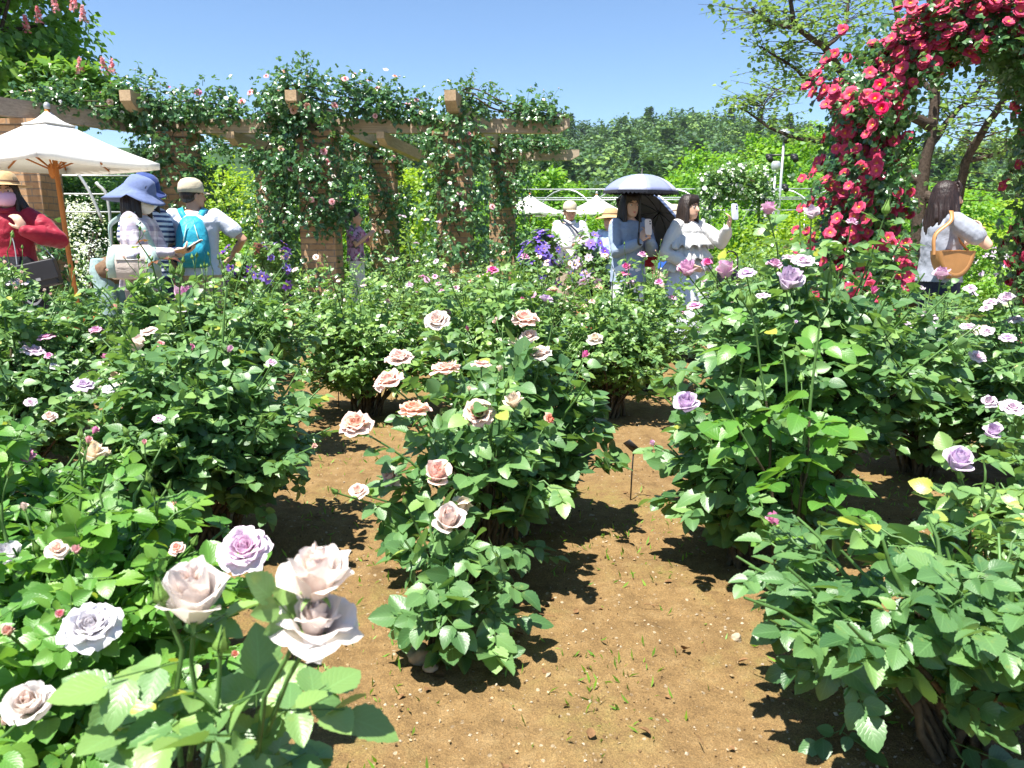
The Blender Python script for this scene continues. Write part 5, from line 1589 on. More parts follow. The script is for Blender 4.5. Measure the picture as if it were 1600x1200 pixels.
# ------------------------------------------------------------------ pipe trellis, white arch, light poles
PIPE = plain('galvanised_pipe', (.46, .48, .49), .4, .5, .08, 20, 0, .4)
tr = thing('pipe_trellis', 'long grey pipe trellis of low arches with wires behind the parasols', 'trellis', (gx(1060, 22, 1.5), 22.0, 0))
ox = gx(1060, 22, 1.5)
def trm(name, pts, r): m = MB(); tube(m, [np.array(p) - np.array([ox, 22, 0]) for p in pts], r, 6); m.build(name, PIPE, tr)
for i in range(7):
    x0 = gx(835 + i * 84, 22, 2)
    a = np.linspace(0, math.pi, 16)
    trm('arch_pipe', [(x0 + .85 - .95 * math.cos(q), 22 + .6 * math.cos(q), 1.1 + 1.45 * math.sin(q)) for q in a], .022)
for (y, z) in ((21.4, 1.95), (22.0, 2.55), (22.6, 2.35), (21.7, 2.25), (21.2, 1.45)):
    trm('rail', [(gx(800, y, z), y, z), (gx(1330, y, z), y, z + .02)], .017)
for i in range(9):
    x0 = gx(820 + i * 62, 21.3, 1)
    trm('post', [(x0, 21.3, 0), (x0, 21.3, 1.96)], .022)
tr2 = thing('pipe_trellis', 'grey pipe trellis with leaning struts behind the large parasol', 'trellis', (-5.6, 12.2, 0))
ox2 = np.array([-5.6, 12.2, 0])
for pts in ([at(150, 285, 11.2), at(170, 320, 11.2), at(178, 470, 11.2)], [at(118, 265, 12), at(140, 300, 12), at(160, 345, 12)], [at(45, 265, 12), at(30, 300, 12), at(20, 420, 12)], [at(45, 265, 12), at(62, 300, 12), at(75, 420, 12)]):
    m = MB(); tube(m, [p - ox2 for p in smooth_path(pts, 10)], .024, 6); m.build('strut', PIPE, tr2)
for py in (273, 302, 330):
    m = MB(); tube(m, [at(-60, py, 12.2) - ox2, at(250, py + 2, 12.2) - ox2], .013, 6); m.build('rail', PIPE, tr2)
def light_pole(label, px, d, h, n):
    t = thing('light_pole', label, 'light pole', (gx(px, d, 1.5), d, 0), 0)
    m = MB(); tube(m, [(0, 0, 0), (.02, 0, h * .6), (.04, 0, h)], [.036, .032, .028], 10); m.build('pole', PIPE, t)
    m = MB(); box(m, (.04, 0, h - .32), (.62, .035, .035)); m.build('crossarm', METAL, t)
    for i in range(n):
        sx_ = (-.30, .28, 0.04, -.12)[i]; hz = h - (.30 if i < 2 else -.12)
        f = MB(); box(f, (sx_, -.05, hz - .06), (.12, .12, .10), M=rotx(.5) @ rotz(.3 * i)); loft(f, [((sx_, -.13, hz - .11), (.06), .06, rotx(1.9)), ((sx_, -.17, hz - .14), (.07), .07, rotx(1.9))], 12)
        o = f.build('floodlight', METAL, t)
    m = MB(); loft(m, [((.04, 0, h - .02), .05, .05), ((.04, 0, h + .08), .11, .11), ((.04, 0, h + .20), .12, .12), ((.04, 0, h + .26), .08, .08)], 12); m.build('lamp_head', PIPE, t)
light_pole('taller grey pole with floodlights before the bright green trees', 1214, 18.5, 3.42, 3)
light_pole('shorter grey pole with floodlights next to the taller one', 1204, 20, 2.85, 2)
WA = (gx(1150, 17, 1), 17.0)
wa = thing('garden_arch', 'slim metal arch under a white climbing rose in the distance', 'arch', (*WA, 0))
m = MB(); a = np.linspace(0, math.pi, 24); pts = [(-.62, 0, 0)] + [(-.62 * math.cos(q), 0, 1.75 + .62 * math.sin(q)) for q in a] + [(.62, 0, 0)]
tube(m, pts, .02, 6); m.build('hoop', ARM, wa)
m = MB(); tube(m, [np.array(p) + [0, .5, 0] for p in pts], .02, 6); m.build('hoop', ARM, wa)
pa = np.array(pts) + np.array([WA[0], WA[1] + .2, .12])
climber('climbing rose dotted with white blooms arching over the far garden arch', WA, [(pa[[0, 3, 7, 12, 17, 21, 25]], [.26, .26, .28, .30, .28, .25, .25], 4300)], 8, .06, 'rose_far', [(95, 'small', 'white', .085)], 0, .45, None)

# ------------------------------------------------------------------ clematis pots and low bench
TERRA = plain('terracotta', (.36, .14, .065), .85, .2, .25, 18, .2)
def pot(label, x, y, r=.2, h=.30):
    t = thing('flower_pot', label, 'flower pot', (x, y, .026), 0, 'terracotta pots of clematis')
    m = MB(); loft(m, [((0, 0, 0), r * .72, r * .72), ((0, 0, h * .78), r * .95, r * .95)], 24); b = m.build('pot_body', TERRA, t)
    m = MB(); loft(m, [((0, 0, h * .76), r * 1.06, r * 1.06), ((0, 0, h), r * 1.1, r * 1.1), ((0, 0, h), r * .98, r * .98), ((0, 0, h * .9), r * .95, r * .95)], 24, 0, .5, False); m.build('rim', TERRA, t)
    m = MB(); loft(m, [((0, 0, h * .88), r * .95, r * .95), ((0, 0, h * .9), r * .9, r * .9)], 20); m.build('potting_soil', plain('pot_soil', (.05, .03, .02), .95, .1, .3, 40, .5), t)
def clem(label, potlabel, px, d, z0, z1, r, cols, n, seed, pot_r=.2):
    x = gx(px, d, .8)
    pot(potlabel, x, d, pot_r)
    shrub(label, (x, d, .24), r, z1 - .24, 'rose_far', 1500, .06, seed, 'clematis', 'clematis', 'potted clematis plants', 2, [(n // len(cols), 'clematis', c, .115) for c in cols], .42, 5, 26)
clem('clematis covered in blue violet star flowers beside the man in the white shirt', 'terracotta pot under the fullest blue violet clematis', 845, 9.6, .3, 1.24, .27, ['clematis'], 46, 1)
clem('clematis with paler violet flowers between the man and the umbrella woman', 'terracotta pot under the paler violet clematis', 930, 9.3, .3, 1.22, .29, ['clematis', 'lav'], 36, 2)
clem('clematis with a few deep violet flowers in a terracotta pot near the backpack man', 'terracotta pot standing clear beside the vine covered pillar', 425, 9.7, .3, 1.15, .30, ['darkclem', 'clematis'], 20, 3, .24)
clem('clematis with dark violet flowers low at the backpack man elbow', 'terracotta pot hidden low behind the rose shoots by the backpack man', 358, 9.9, .3, 1.05, .24, ['darkclem'], 16, 4)
bn = thing('bench', 'low wooden plank bench on the path behind the plaid visitor', 'bench', (gx(170, 7.9, .4), 7.9, .026))
for i in range(3):
    m = MB(); box(m, (0, -.16 + .16 * i, .36), (.85, .145, .04)); m.build('plank', TEAK, bn)
for s in (-1, 1):
    m = MB(); box(m, (s * .34, 0, .17), (.07, .40, .338)); m.build('leg', TEAK, bn)

# ------------------------------------------------------------------ shrubs behind
sh_list = [
    ('yellow green shrub glowing in the gap between the pergola pillars', gx(645, 19, 1), 19, 1.25, 3.0, 'yellow', .10), ('yellow green shrub behind the backpack man seen through the pergola', gx(380, 18, 1), 18, 1.2, 2.8, 'yellow', .09), ('bright shrub low in the pergola gap by the clematis pot', gx(395, 16, 1), 16, .8, 1.1, 'bright', .07),
    ('mid green shrub behind the large parasol and brick pillar', gx(30, 16, 1), 16, 1.5, 3.0, 'tree', .10), ('green shrub between the brick pillar and the sun hats', gx(160, 17, 1), 17, 1.5, 3.1, 'tree', .10), ('dark shrub in the shade behind the first vine covered pillar', gx(300, 20, 1), 20, 1.8, 3.0, 'tree', .11),
    ('light green shrub behind the ponytail visitor in the pergola', gx(540, 20, 1), 20, 1.4, 2.4, 'bright', .10), ('bright shrub under the far trellis behind the man in white', gx(870, 20, 1), 20, 1.5, 1.7, 'bright', .10), ('soft green shrub at the foot of the far parasols', gx(960, 20.5, 1), 20.5, 1.5, 1.5, 'bright', .10),
    ('yellow tinted shrub right of the white blossomed arch', gx(1240, 16, 1), 16, 1.1, 1.6, 'yellow', .09), ('low leafy shrub under the white blossomed arch', gx(1150, 19, 1), 19, 1.3, 1.8, 'bright', .10), ('fresh green shrub between the far trellis and the black umbrella', gx(1070, 19.5, 1), 19.5, 1.4, 1.7, 'bright', .10),
    ('yellow green hedge shrub beyond the arch opening', gx(1530, 20, 1), 20, 1.7, 1.55, 'yellow', .10), ('green shrub glowing behind the red arch foot', gx(1420, 15, 1), 15, 1.0, 1.3, 'bright', .08), ('wide light green shrub beyond the arch near the dogwood trunk', gx(1480, 26, 1), 26, 2.4, 2.6, 'bright', .13),
    ('round green shrub behind the red arch and bright trees', gx(1320, 24, 1), 24, 2.2, 3.0, 'bright', .13), ('leafy shrub beyond the far parasol in the pergola gap', gx(740, 21, 1), 21, 1.6, 2.4, 'bright', .10), ('green hedge shrub behind the clematis and salmon rose bush', gx(890, 13, 1), 13, .9, 1.0, 'rose_far', .07),
    ('small hedge shrub behind the umbrella woman', gx(1000, 13.5, 1), 13.5, 1.0, 1.05, 'rose_far', .07), ('low hedge shrub behind the woman in the white blouse', gx(1110, 12.5, 1), 12.5, 1.0, .95, 'rose_far', .07), ('small shrub below the pale bench and brick pillar', gx(110, 9.4, .4), 9.3, .45, .6, 'rose_far', .06), ('green shrub by the path beyond the arch foot', gx(1560, 12, .5), 12, .9, 1.0, 'bright', .07)]
for i, (lab, x, y, r, h, mt, lf) in enumerate(sh_list):
    shrub(lab, (x, y), r, h, mt, int(2600 * max(1, (r * h) ** .7)), lf, 200 + i, group='garden shrubs')
for i, (px, lab) in enumerate(((48, 'white flowered rounded shrub left of the brick pillar'.replace('left of', 'beside')), (130, 'white flowered rounded shrub behind the wooden parasol pole'))):
    m_ = 'white_flower'
    if m_ not in LEAF: LEAF[m_] = leaf_mat('white_floret', (.45, .50, .48), (.68, .70, .70), (.82, .82, .82), trans=.2)
    x = gx(px, 13.5, 1.3); shrub(lab, (x, 13.5), .42, 1.85, 'white_flower', 1800, .045, 300 + i, group='white flowered shrubs')
shrub('bush dotted with small red and orange roses at the white blouse woman elbow', (gx(1215, 11, 1), 11), .75, 1.15, 'rose_far', 2400, .06, 330, flowers=[(16, 'small', 'salmon', .09), (9, 'small', 'red', .09)])
shrub('violet flowering low shrub beyond the arch opening', (gx(1555, 16, .8), 16), 1.1, .95, 'rose_far', 1800, .06, 331, flowers=[(40, 'small', 'lav', .14)])

# ------------------------------------------------------------------ trees
def horse_chestnut():
    root = tree('chestnut_tree', 'dark dense horse chestnut tree with upright pink flower candles in the corner', (gx(-88, 16, 3), 16, 0), 8.8, 2.65, .22, .60, 'chestnut', 24000, .19, 3, clumps=200, tint=.50, squash=.95, clump_r=.115, cat='tree')
    root.rotation_euler = (0, 0, 0)
    b = np.array(root.location)
    rng = np.random.default_rng(8)
    for (px, py) in ((125, 105), (133, 112), (161, 104), (175, 107), (130, 24), (115, 6), (60, 25), (40, 38), (88, 122), (95, 155), (178, 162), (85, 6)):
        p = at(px, py, 15 + rng.uniform(-.6, .6)) - b
        m = MB(); ellipsoid(m, p, (.006, .006, .12), None, 5, 4, 1)
        k = 46
        z = rng.random(k); a = rng.uniform(0, 6.28, k); r = .065 * (1 - z * .8)
        m.stamp(QUAD, frames(rng.normal(0, 1, (k, 3)), rng.normal(0, 1, (k, 3))) * .045, p + np.stack([r * np.cos(a), r * np.sin(a), -.13 + .30 * z], -1), 0, rng.random(k))
        m.build('flower_candle', [PET['rosepink'], STEM], root)
    lm = MB()   # side bough towards the pergola
    for (px, py, r) in ((150, 135, .42), (120, 140, .45), (95, 120, .45), (165, 150, .3)):
        P, out, sh = blob_points(rng, 420, at(px, py, 15.2) - b, (r, r, r * .7), 14, .3)
        scatter_leaves(lm, P, out, .2, .36 + sh, rng)
    lm.build('bough', LEAF['chestnut'], root)
horse_chestnut()

def dogwood():
    d0 = 12.5
    base = np.array([gx(1432, d0, .3), d0, 0.0])
    root = thing('dogwood_tree', 'tree with dark forking limbs and thin layered pale green leaves behind the red arch', 'tree', base)
    rng = np.random.default_rng(44)
    limbs = [([(1428, 460, 0), (1432, 400, 0), (1440, 300, 0), (1452, 230, 0), (1462, 160, 0), (1466, 95, .1), (1458, 30, .2), (1450, -60, .3)], .115, .05),
             ([(1440, 300, 0), (1490, 330, -.3), (1512, 250, -.6), (1540, 200, -.9), (1572, 150, -1.2), (1590, 60, -1.4)], .085, .03),
             ([(1450, 235, 0), (1480, 190, .3), (1510, 160, .6), (1545, 120, .9)], .06, .02),
             ([(1455, 200, 0), (1390, 160, -.2), (1330, 130, -.5), (1290, 75, -.9), (1245, 40, -1.2), (1232, -20, -1.3)], .085, .022),
             ([(1330, 130, -.5), (1270, 130, -.6), (1235, 100, -.8), (1190, 75, -1.0)], .04, .012),
             ([(1245, 42, -1.2), (1210, 40, -1.3), (1175, 10, -1.4)], .025, .01),
             ([(1440, 290, 0), (1380, 250, .3), (1300, 225, .6), (1240, 215, .9), (1190, 190, 1.1), (1155, 165, 1.2)], .06, .012),
             ([(1190, 190, 1.1), (1195, 160, 1.1), (1215, 140, 1.1)], .016, .006), ([(1290, 75, -.9), (1320, 40, -.8), (1330, -10, -.7)], .03, .012),
             ([(1460, 150, 0), (1420, 90, .5), (1400, 20, .8), (1390, -40, 1)], .05, .02), ([(1512, 250, -.6), (1560, 240, -.4), (1600, 215, -.2)], .04, .015), ([(1466, 95, .1), (1520, 40, .3), (1560, -30, .5)], .045, .02)]
    tm, fm = MB(), MB()
    P_, O_ = [], []
    for li, (pts, r0, r1) in enumerate(limbs):
        W_ = smooth_path([at(x, y, d0 + dd) for x, y, dd in pts], 24)
        W_ = W_ + np.stack([nz(W_, 5, li), nz(W_, 5, li + 9), nz(W_, 6, li + 4)], -1) * .025
        if li == 0: W_[0, 2] = -.1
        tube(tm, W_ - base, np.linspace(r0, r1, 24), 8)
        if li in (0,): rng_t = np.arange(15, 24)
        else: rng_t = np.arange(6, 24)
        for i in rng_t:
            for q in range(3 if li else 2):
                a = rng.uniform(0, 6.28)
                L = rng.uniform(.25, .95)
                e = W_[i] + np.array([math.cos(a) * L, math.sin(a) * L, rng.uniform(-.12, .28)])
                c = bezier(W_[i], (W_[i] + e) / 2 + np.array([0, 0, rng.uniform(-.06, .12)]), e, 6)
                tube(tm, c - base, np.linspace(max(r1 * .35, .005), .002, 6), 4, 0, .5, False)
                k = int(7 * L / .5)
                t = rng.uniform(1.5, 5, k); ii = np.minimum(t.astype(int), 4)
                p = c[ii] + (c[ii + 1] - c[ii]) * (t - ii)[:, None] + rng.normal(0, .06, (k, 3)) * [1, 1, .7]
                P_.append(p)
    P = np.concatenate(P_)
    k = len(P)
    N = nrm(np.array([0, 0, 1.0]) + rng.normal(0, .45, (k, 3))); A = rng.normal(0, 1, (k, 3)); A[:, 2] -= .25
    fm.stamp(LT[2], frames(A - N * np.sum(A * N, -1, keepdims=True) * .8, N) * (.078 * rng.uniform(.7, 1.25, k))[:, None, None], P - base, 0, np.clip(.5 + rng.normal(0, .22, k), 0, 1))
    tm.build('trunk', BARK, root); fm.build('crown', LEAF['dogwood'], root)
dogwood()

mt = [('bright round tree just beyond the pergola end', 850, 44, 6.9, 3.3, 'bright'), ('tall bright green tree beside the light poles', 1150, 42, 7.6, 3.6, 'bright'), ('broad bright green tree behind the light poles', 1245, 40, 8.0, 3.9, 'bright'), ('sunlit tree behind the red arch flank', 1310, 46, 8.4, 4.2, 'bright'),
      ('dark green tree at the foot of the hill', 960, 62, 8.6, 3.6, 'tree'), ('mid green tree near the white blossomed arch', 1075, 55, 8.2, 3.6, 'bright'), ('shaded tree between the two bright trees', 1020, 66, 10.0, 4.0, 'tree'), ('leafy tree low behind the far parasols', 900, 48, 5.0, 3.2, 'bright'),
      ('pale green tree beyond the arch opening', 1500, 48, 7.0, 3.6, 'bright'), ('yellowish tree at the frame edge beyond the arch', 1590, 42, 6.2, 3.2, 'yellow'), ('tree rising behind the middle of the pergola', 700, 50, 7.4, 4.2, 'bright'), ('tree behind the pergola pillar with bare bricks', 500, 52, 7.6, 4.4, 'tree'), ('tree behind the first vine covered pillar', 330, 46, 7.4, 4.4, 'tree'), ('tree behind the chestnut and large parasol', 140, 40, 7.4, 4.0, 'tree'), ('tree at the frame edge behind the straw hat', -20, 36, 6.0, 3.8, 'tree')]
TOPS = [254, 206, 190, 186, 288, 255, 276, 302, 296, 306, 262, 262, 250, 250, 260]
for i, (lab, px, d, h, r, mat_) in enumerate(mt):
    h = (1.15 + (376 - TOPS[i]) / F * d) * .90
    tree('leafy_tree', lab, (gx(px, d, 3), d, 0), h, min(r, h * .52), .2, .56, mat_, 8000, .27 if d > 44 else .24, 20 + i, 'trees behind the garden', 110, .46, 1.0, .12)

# ------------------------------------------------------------------ hills and far wood
def ridge(x, y):
    px = 800 + x / np.maximum(y, 1) * F
    rz_ = np.interp(px, [-400, 400, 700, 880, 960, 1000, 1080, 1150, 1220, 1300, 1420, 1500, 1600, 1900], [212, 212, 212, 212, 212, 203, 192, 197, 212, 222, 250, 236, 226, 220])
    return (376 - rz_ - 34)
hx = np.linspace(-420, 560, 150); hy = np.linspace(90, 620, 80)
HX, HY = np.meshgrid(hx, hy)
def hill_z(x, y):
    s = np.clip((y - 95) / 215, 0, 1)
    top = ridge(x * 310 / np.maximum(y, 50), 310.0 + 0 * y) / F * 310 + CAMH
    return (3 * s ** 2 - 2 * s ** 3) * top * (1 + .0 * x) + 2.5 * nz(np.stack([x, y, 0 * x], -1), .03, 2) * s - .3 + np.clip((y - 330) / 300, 0, 1) * -18
hm_ = MB(); hm_.add(np.stack([HX, HY, hill_z(HX, HY)], -1).reshape(-1, 3), grid_faces(150, 80))
tag(hm_.build('hills', plain('forest_floor', (.025, .055, .016), .95, .1, .4, .3)), kind='structure')
def forest():
    rng = np.random.default_rng(77)
    tpl = []
    for k in range(7):
        mb = MB(); r = np.random.default_rng(k)
        n = 430
        if k < 5:
            P, out, sh = blob_points(r, n, (0, 0, .55), (.42, .42, .45), 30, .17, .6)
            scatter_leaves(mb, P, out, .085, .5 + sh * 1.3 + r.normal(0, .14, n), r)
        else:
            z = r.random(n) ** .8; a = r.uniform(0, 6.28, n); q = (1 - z) * .26 * (.6 + .4 * r.random(n))
            P = np.stack([q * np.cos(a), q * np.sin(a), .12 + z * .95], -1); out = nrm(P * [1, 1, .2])
            scatter_leaves(mb, P, out, .08, .22 + r.normal(0, .12, n), r)
        tpl.append((mb.v[0], mb.f[0], mb.t[0]))
    mb = MB()
    n = 1300
    ys_ = 92 + 235 * rng.random(n) ** 1.1; pxs = rng.uniform(560, 1720, n)
    o = np.argsort(-ys_)
    for y, px in zip(ys_[o], pxs[o]):
        x = (px - 800) / F * y
        z = float(hill_z(np.array([x]), np.array([y]))[0])
        con = rng.random() < .22
        k = int(rng.integers(5, 7)) if con else int(rng.integers(0, 5))
        h = rng.uniform(7, 11.5) * (1.1 if con else 1)
        a = rng.uniform(0, 6.28)
        V, f, t = tpl[k]
        wd = h * rng.uniform(.9, 1.3)
        V = (V @ rotz(a).T) * [wd, wd, h] + [x, y, z - 1.2]
        mb.add(V, f, 0, np.clip(t + rng.normal(0, .24), 0, 1))
    tag(mb.build('hillside_wood', LEAF['wood']), 'mixed green wood covering the hills behind the garden', 'wood', kind='stuff')
forest()
# ------------------------------------------------------------------ visitors
def plaid(nt, co_, base):
    sx = nt.nodes.new('ShaderNodeSeparateXYZ'); nt.links.new(co_, sx.inputs[0])
    def band(v, f, w): return math_n(nt, 'GREATER_THAN', math_n(nt, 'SINE', math_n(nt, 'MULTIPLY', v, f)), w)
    xy = math_n(nt, 'ADD', sx.outputs[0], sx.outputs[1])
    a = math_n(nt, 'ADD', band(xy, 62.0, .35), band(sx.outputs[2], 62.0, .35))
    b = math_n(nt, 'ADD', band(xy, 155.0, .8), band(sx.outputs[2], 155.0, .8))
    c = mixc(nt, math_n(nt, 'MULTIPLY', a, .40), base, (.13, .12, .20))
    return mixc(nt, math_n(nt, 'MULTIPLY', b, .25), c, (.30, .20, .28))
def stripes(f, dark, w=0.1):
    def fn(nt, co_, base):
        sx = nt.nodes.new('ShaderNodeSeparateXYZ'); nt.links.new(co_, sx.inputs[0])
        return mixc(nt, math_n(nt, 'GREATER_THAN', math_n(nt, 'SINE', math_n(nt, 'MULTIPLY', sx.outputs[2], f)), w), base, dark)
    return fn
def floral(nt, co_, base):
    n = noise(nt, 16, 3, .6, co_); n2 = noise(nt, 11, 2, .5, co_, 1.0)
    c = mixc(nt, ramp(nt, n, [(.5, (0, 0, 0)), (.56, (1, 1, 1))]), base, (.32, .10, .24))
    return mixc(nt, ramp(nt, n2, [(.56, (0, 0, 0)), (.60, (1, 1, 1))]), c, (.10, .10, .13))
def wave(nt, co_, base):
    sx = nt.nodes.new('ShaderNodeSeparateXYZ'); nt.links.new(co_, sx.inputs[0])
    x = math_n(nt, 'ADD', sx.outputs[0], math_n(nt, 'MULTIPLY', sx.outputs[1], .6))
    z = math_n(nt, 'ADD', sx.outputs[2], math_n(nt, 'MULTIPLY', math_n(nt, 'SINE', math_n(nt, 'MULTIPLY', x, 26.0)), .035))
    s = math_n(nt, 'SINE', math_n(nt, 'MULTIPLY', math_n(nt, 'ADD', z, .02), 29.0))
    return mixc(nt, math_n(nt, 'GREATER_THAN', s, .955), base, (.72, .70, .66))
C = cloth
WINE = C('wine_blouse', (.26, .012, .030), .1, .55, .6); BLACKC = C('black_skirt', (.018, .018, .024), .2, .8, .4, wave)
PLAID = C('plaid_shirt', (.66, .62, .66), .04, .85, .5, plaid); STRIPE = C('striped_tee', (.66, .68, .74), .04, .85, .5, stripes(150, (.05, .07, .16)))
GREYTR = C('grey_trousers', (.22, .20, .19), .1, .85, .6); SAGE = C('sage_trousers', (.25, .36, .36), .1, .85, .7); KHAKI = C('khaki_trousers', (.44, .36, .26), .1, .85, .6)
BEIGE = C('beige_trousers', (.62, .52, .40), .1, .85, .6); NAVY = C('navy_trousers', (.018, .022, .045), .2, .85, .5); WHITETR = C('white_trousers', (.74, .74, .76), .05, .85, .5)
PALEGREY = C('pale_grey_tee', (.54, .57, .66), .05, .85, .5); FLORAL = C('floral_top', (.46, .30, .50), .08, .85, .4, floral); WHITES = C('white_shirt', (.66, .66, .67), .03, .85, .5)
SWEAT = C('grey_blue_sweatshirt', (.25, .31, .42), .06, .9, .5); BLOUSE = C('white_blouse', (.66, .65, .64), .03, .8, .6, trans=.15); BLUE = C('blue_shirt', (.025, .10, .42), .1, .85, .5); LBLUE = C('pale_blue_shirt', (.45, .58, .72), .06, .85, .5)
GREYTEE = C('heather_grey_tee', (.26, .28, .33), .10, .9, .5); HATB = C('blue_hat', (.13, .17, .32), .08, .85, .4); HATN = C('navy_hat', (.030, .055, .19), .1, .85, .4); HATS = C('straw', (.48, .35, .19), .2, .8, .3, stripes(700, (.40, .24, .09), .2)); CAPB = C('beige_cap', (.50, .44, .32), .06, .85, .3)
MASKW = C('white_mask', (.78, .77, .75), .03, .8, .5); MASKP = C('pink_mask', (.66, .42, .58), .04, .8, .5); BROWNT = C('brown_jacket', (.16, .10, .06), .15, .85, .6); PINKW = C('pale_mauve_skirt', (.60, .62, .72), .05, .85, .5)
JEANS = C('dark_jeans', (.03, .04, .08), .2, .85, .5)
LEATHER = plain('tan_leather', (.38, .185, .065), .42, .5, .12, 9, .2); BLACKL = plain('black_leather', (.012, .012, .016), .4, .5, .2, 12, .2); GOLD = plain('gold', (.7, .45, .12), .25, .6, .1, 10, 0, 1.0); TURQ = C('turquoise_nylon', (.02, .28, .40), .08, .5, .6)
MINT = C('mint_canvas', (.34, .46, .42), .06, .8, .5); TAUPE = C('taupe_canvas', (.50, .43, .38), .06, .8, .5)

# woman in wine red blouse (at the frame edge)
x = gx(16, 6.3, 1.2)
pw, W, tor, hd = person('woman in wine red blouse, straw hat and pink mask, hand at her collar', (x, 6.3), .30, 1.66, WINE, 'long', BLACKC, 'skirt', lhand=(.15, -.19, 1.23), ldir=(-.4, -.05, .95), lnorm=(-.6, .6, .2), lhint=(1.0, -.1, -.9), rhand=(-.30, -.02, .92), hair='wavy', mask=MASKP, hat=('straw', HATS), puffy=1.5, hem=.97, collar=WINE, head_yaw=.15)
m = MB(); a = np.linspace(0, 2 * np.pi, 16); wq = np.array([.16, -.18, 1.21])
tube(m, [(wq + [.034 * math.cos(t), .03 * math.sin(t), .004 * math.sin(3 * t)]) * 1.006 for t in a], .005, 6); m.build('bracelet', GOLD, pw)
t = thing('handbag', 'black flap handbag on a chain hanging at the side of the wine red blouse', 'handbag', (gx(76, 6.35, .93), 6.2, .95), .2)
M1 = roty(-.22)
m = MB(); box(m, (0, 0, -.07), (.30, .11, .21), M=M1); o = m.build('bag_body', BLACKL, t, False); b = o.modifiers.new('b', 'BEVEL'); b.width = .015; b.segments = 3
m = MB(); box(m, M1 @ np.array([0, -.060, -.045]), (.295, .012, .15), M=M1); o = m.build('flap', BLACKL, t, False); b = o.modifiers.new('b', 'BEVEL'); b.width = .005; b.segments = 2
m = MB(); box(m, M1 @ np.array([0, -.069, -.105]), (.035, .006, .022), M=M1); m.build('clasp', GREYM, t, False)
m = MB(); tube(m, smooth_path([M1 @ np.array([-.14, 0, .03]), (-.16, .03, .18), (-.20, .06, .34), (-.17, .10, .36), (.02, .06, .17), M1 @ np.array([.14, 0, .03])], 40), .005, 6); m.build('chain', GREYM, t)

# plaid woman with sun hat
x = gx(214, 6.0, 1.2)
pl, W, tor, hd = person('woman in a plaid shirt, wide blue sun hat and white mask looking at her phone', (x, 6.0), R(92), 1.60, PLAID, 'long', GREYTR, 'trousers', lhand=(.02, -.33, 1.10), ldir=(-.15, -.95, .15), lnorm=(-.3, 0, .9), rhand=(-.10, -.30, 1.10), rdir=(.45, -.85, .2), rnorm=(.3, 0, .9), hair='bob', mask=MASKW, hat=('sun', HATB), head_pitch=.36, head_yaw=-.05, hem=.80, lean=.06)
phone('white phone held flat in both hands by the plaid shirt woman', W((-.01, -.44, 1.155)), rotz(R(92)) @ np.array([1, 0, 0]), rotz(R(92)) @ np.array([0, -.85, .5]), WHITE)
def crossbody(label, c, rz, size, strap_pts, body, side):
    t = thing('crossbody_bag', label, 'bag', c, rz)
    w_, d_, h_ = size
    m = MB(); loft(m, [((0, 0, -h_ * .55), w_ * .44, d_ * .42), ((0, 0, -h_ * .5), w_ * .50, d_ * .5), ((0, 0, 0), w_ * .50, d_ * .55), ((0, 0, h_ * .42), w_ * .45, d_ * .40), ((0, 0, h_ * .5), w_ * .42, d_ * .2)], 32, 0, .5, True, 4.0); m.build('bag_body', body, t)
    for s in (-1, 1):
        m = MB(); loft(m, [((s * w_ * .42, 0, -h_ * .5), w_ * .12, d_ * .53), ((s * w_ * .43, 0, 0), w_ * .12, d_ * .57), ((s * w_ * .38, 0, h_ * .44), w_ * .10, d_ * .43)], 18, 0, .5, True, 4.0); m.build('side_panel', side, t)
    m = MB(); box(m, (0, -d_ * .56, h_ * .05), (w_ * .6, .006, .008)); m.build('zip', GREYM, t)
    m = MB(); box(m, (w_ * .02, -d_ * .565, h_ * .17), (.055, .005, .04)); m.build('patch', PALEGREY, t)
    m = MB(); loop_strap(m, [np.array(p) for p in strap_pts], .038, .004, 40, (0, .05, .3)); m.build('strap', side, t)
    return t
bx, by = gx(207, 5.78, 1.0), 5.80
sR = W((-.05, -.02, 1.40)) - np.array([bx, by, 1.0])
crossbody('taupe canvas shoulder bag with mint green sides on the plaid woman hip', (bx, by, 1.0), .08, (.33, .13, .24), [(-.15, 0, .10), (-.16, .02, .25), sR + [-.09, -.02, -.03], sR + [.0, .0, .05], sR + [.05, -.10, -.06], (.10, -.04, .25), (.15, 0, .10)], TAUPE, MINT)

# striped visitor with navy hat
x = gx(232, 6.55, 1.2)
person('visitor in a striped tee and navy hat standing close behind the plaid woman', (x, 6.55), R(66), 1.66, STRIPE, 'short', JEANS, 'trousers', rhand=(-.16, -.25, 1.06), hair='bob', mask=MASKW, hat=('bucket', HATN), head_pitch=.35, glasses=True, hem=.84)
# bending visitor
x = gx(168, 7.4, .8)
person('visitor in sage trousers and brown jacket bending over behind the plaid woman', (x, 7.4), R(80), 1.58, BROWNT, 'long', SAGE, 'trousers', lean=1.05, lhand=(.10, -.62, .60), rhand=(-.10, -.62, .62), hair='short', hem=.92, stance=.11, knee_bend=.06)
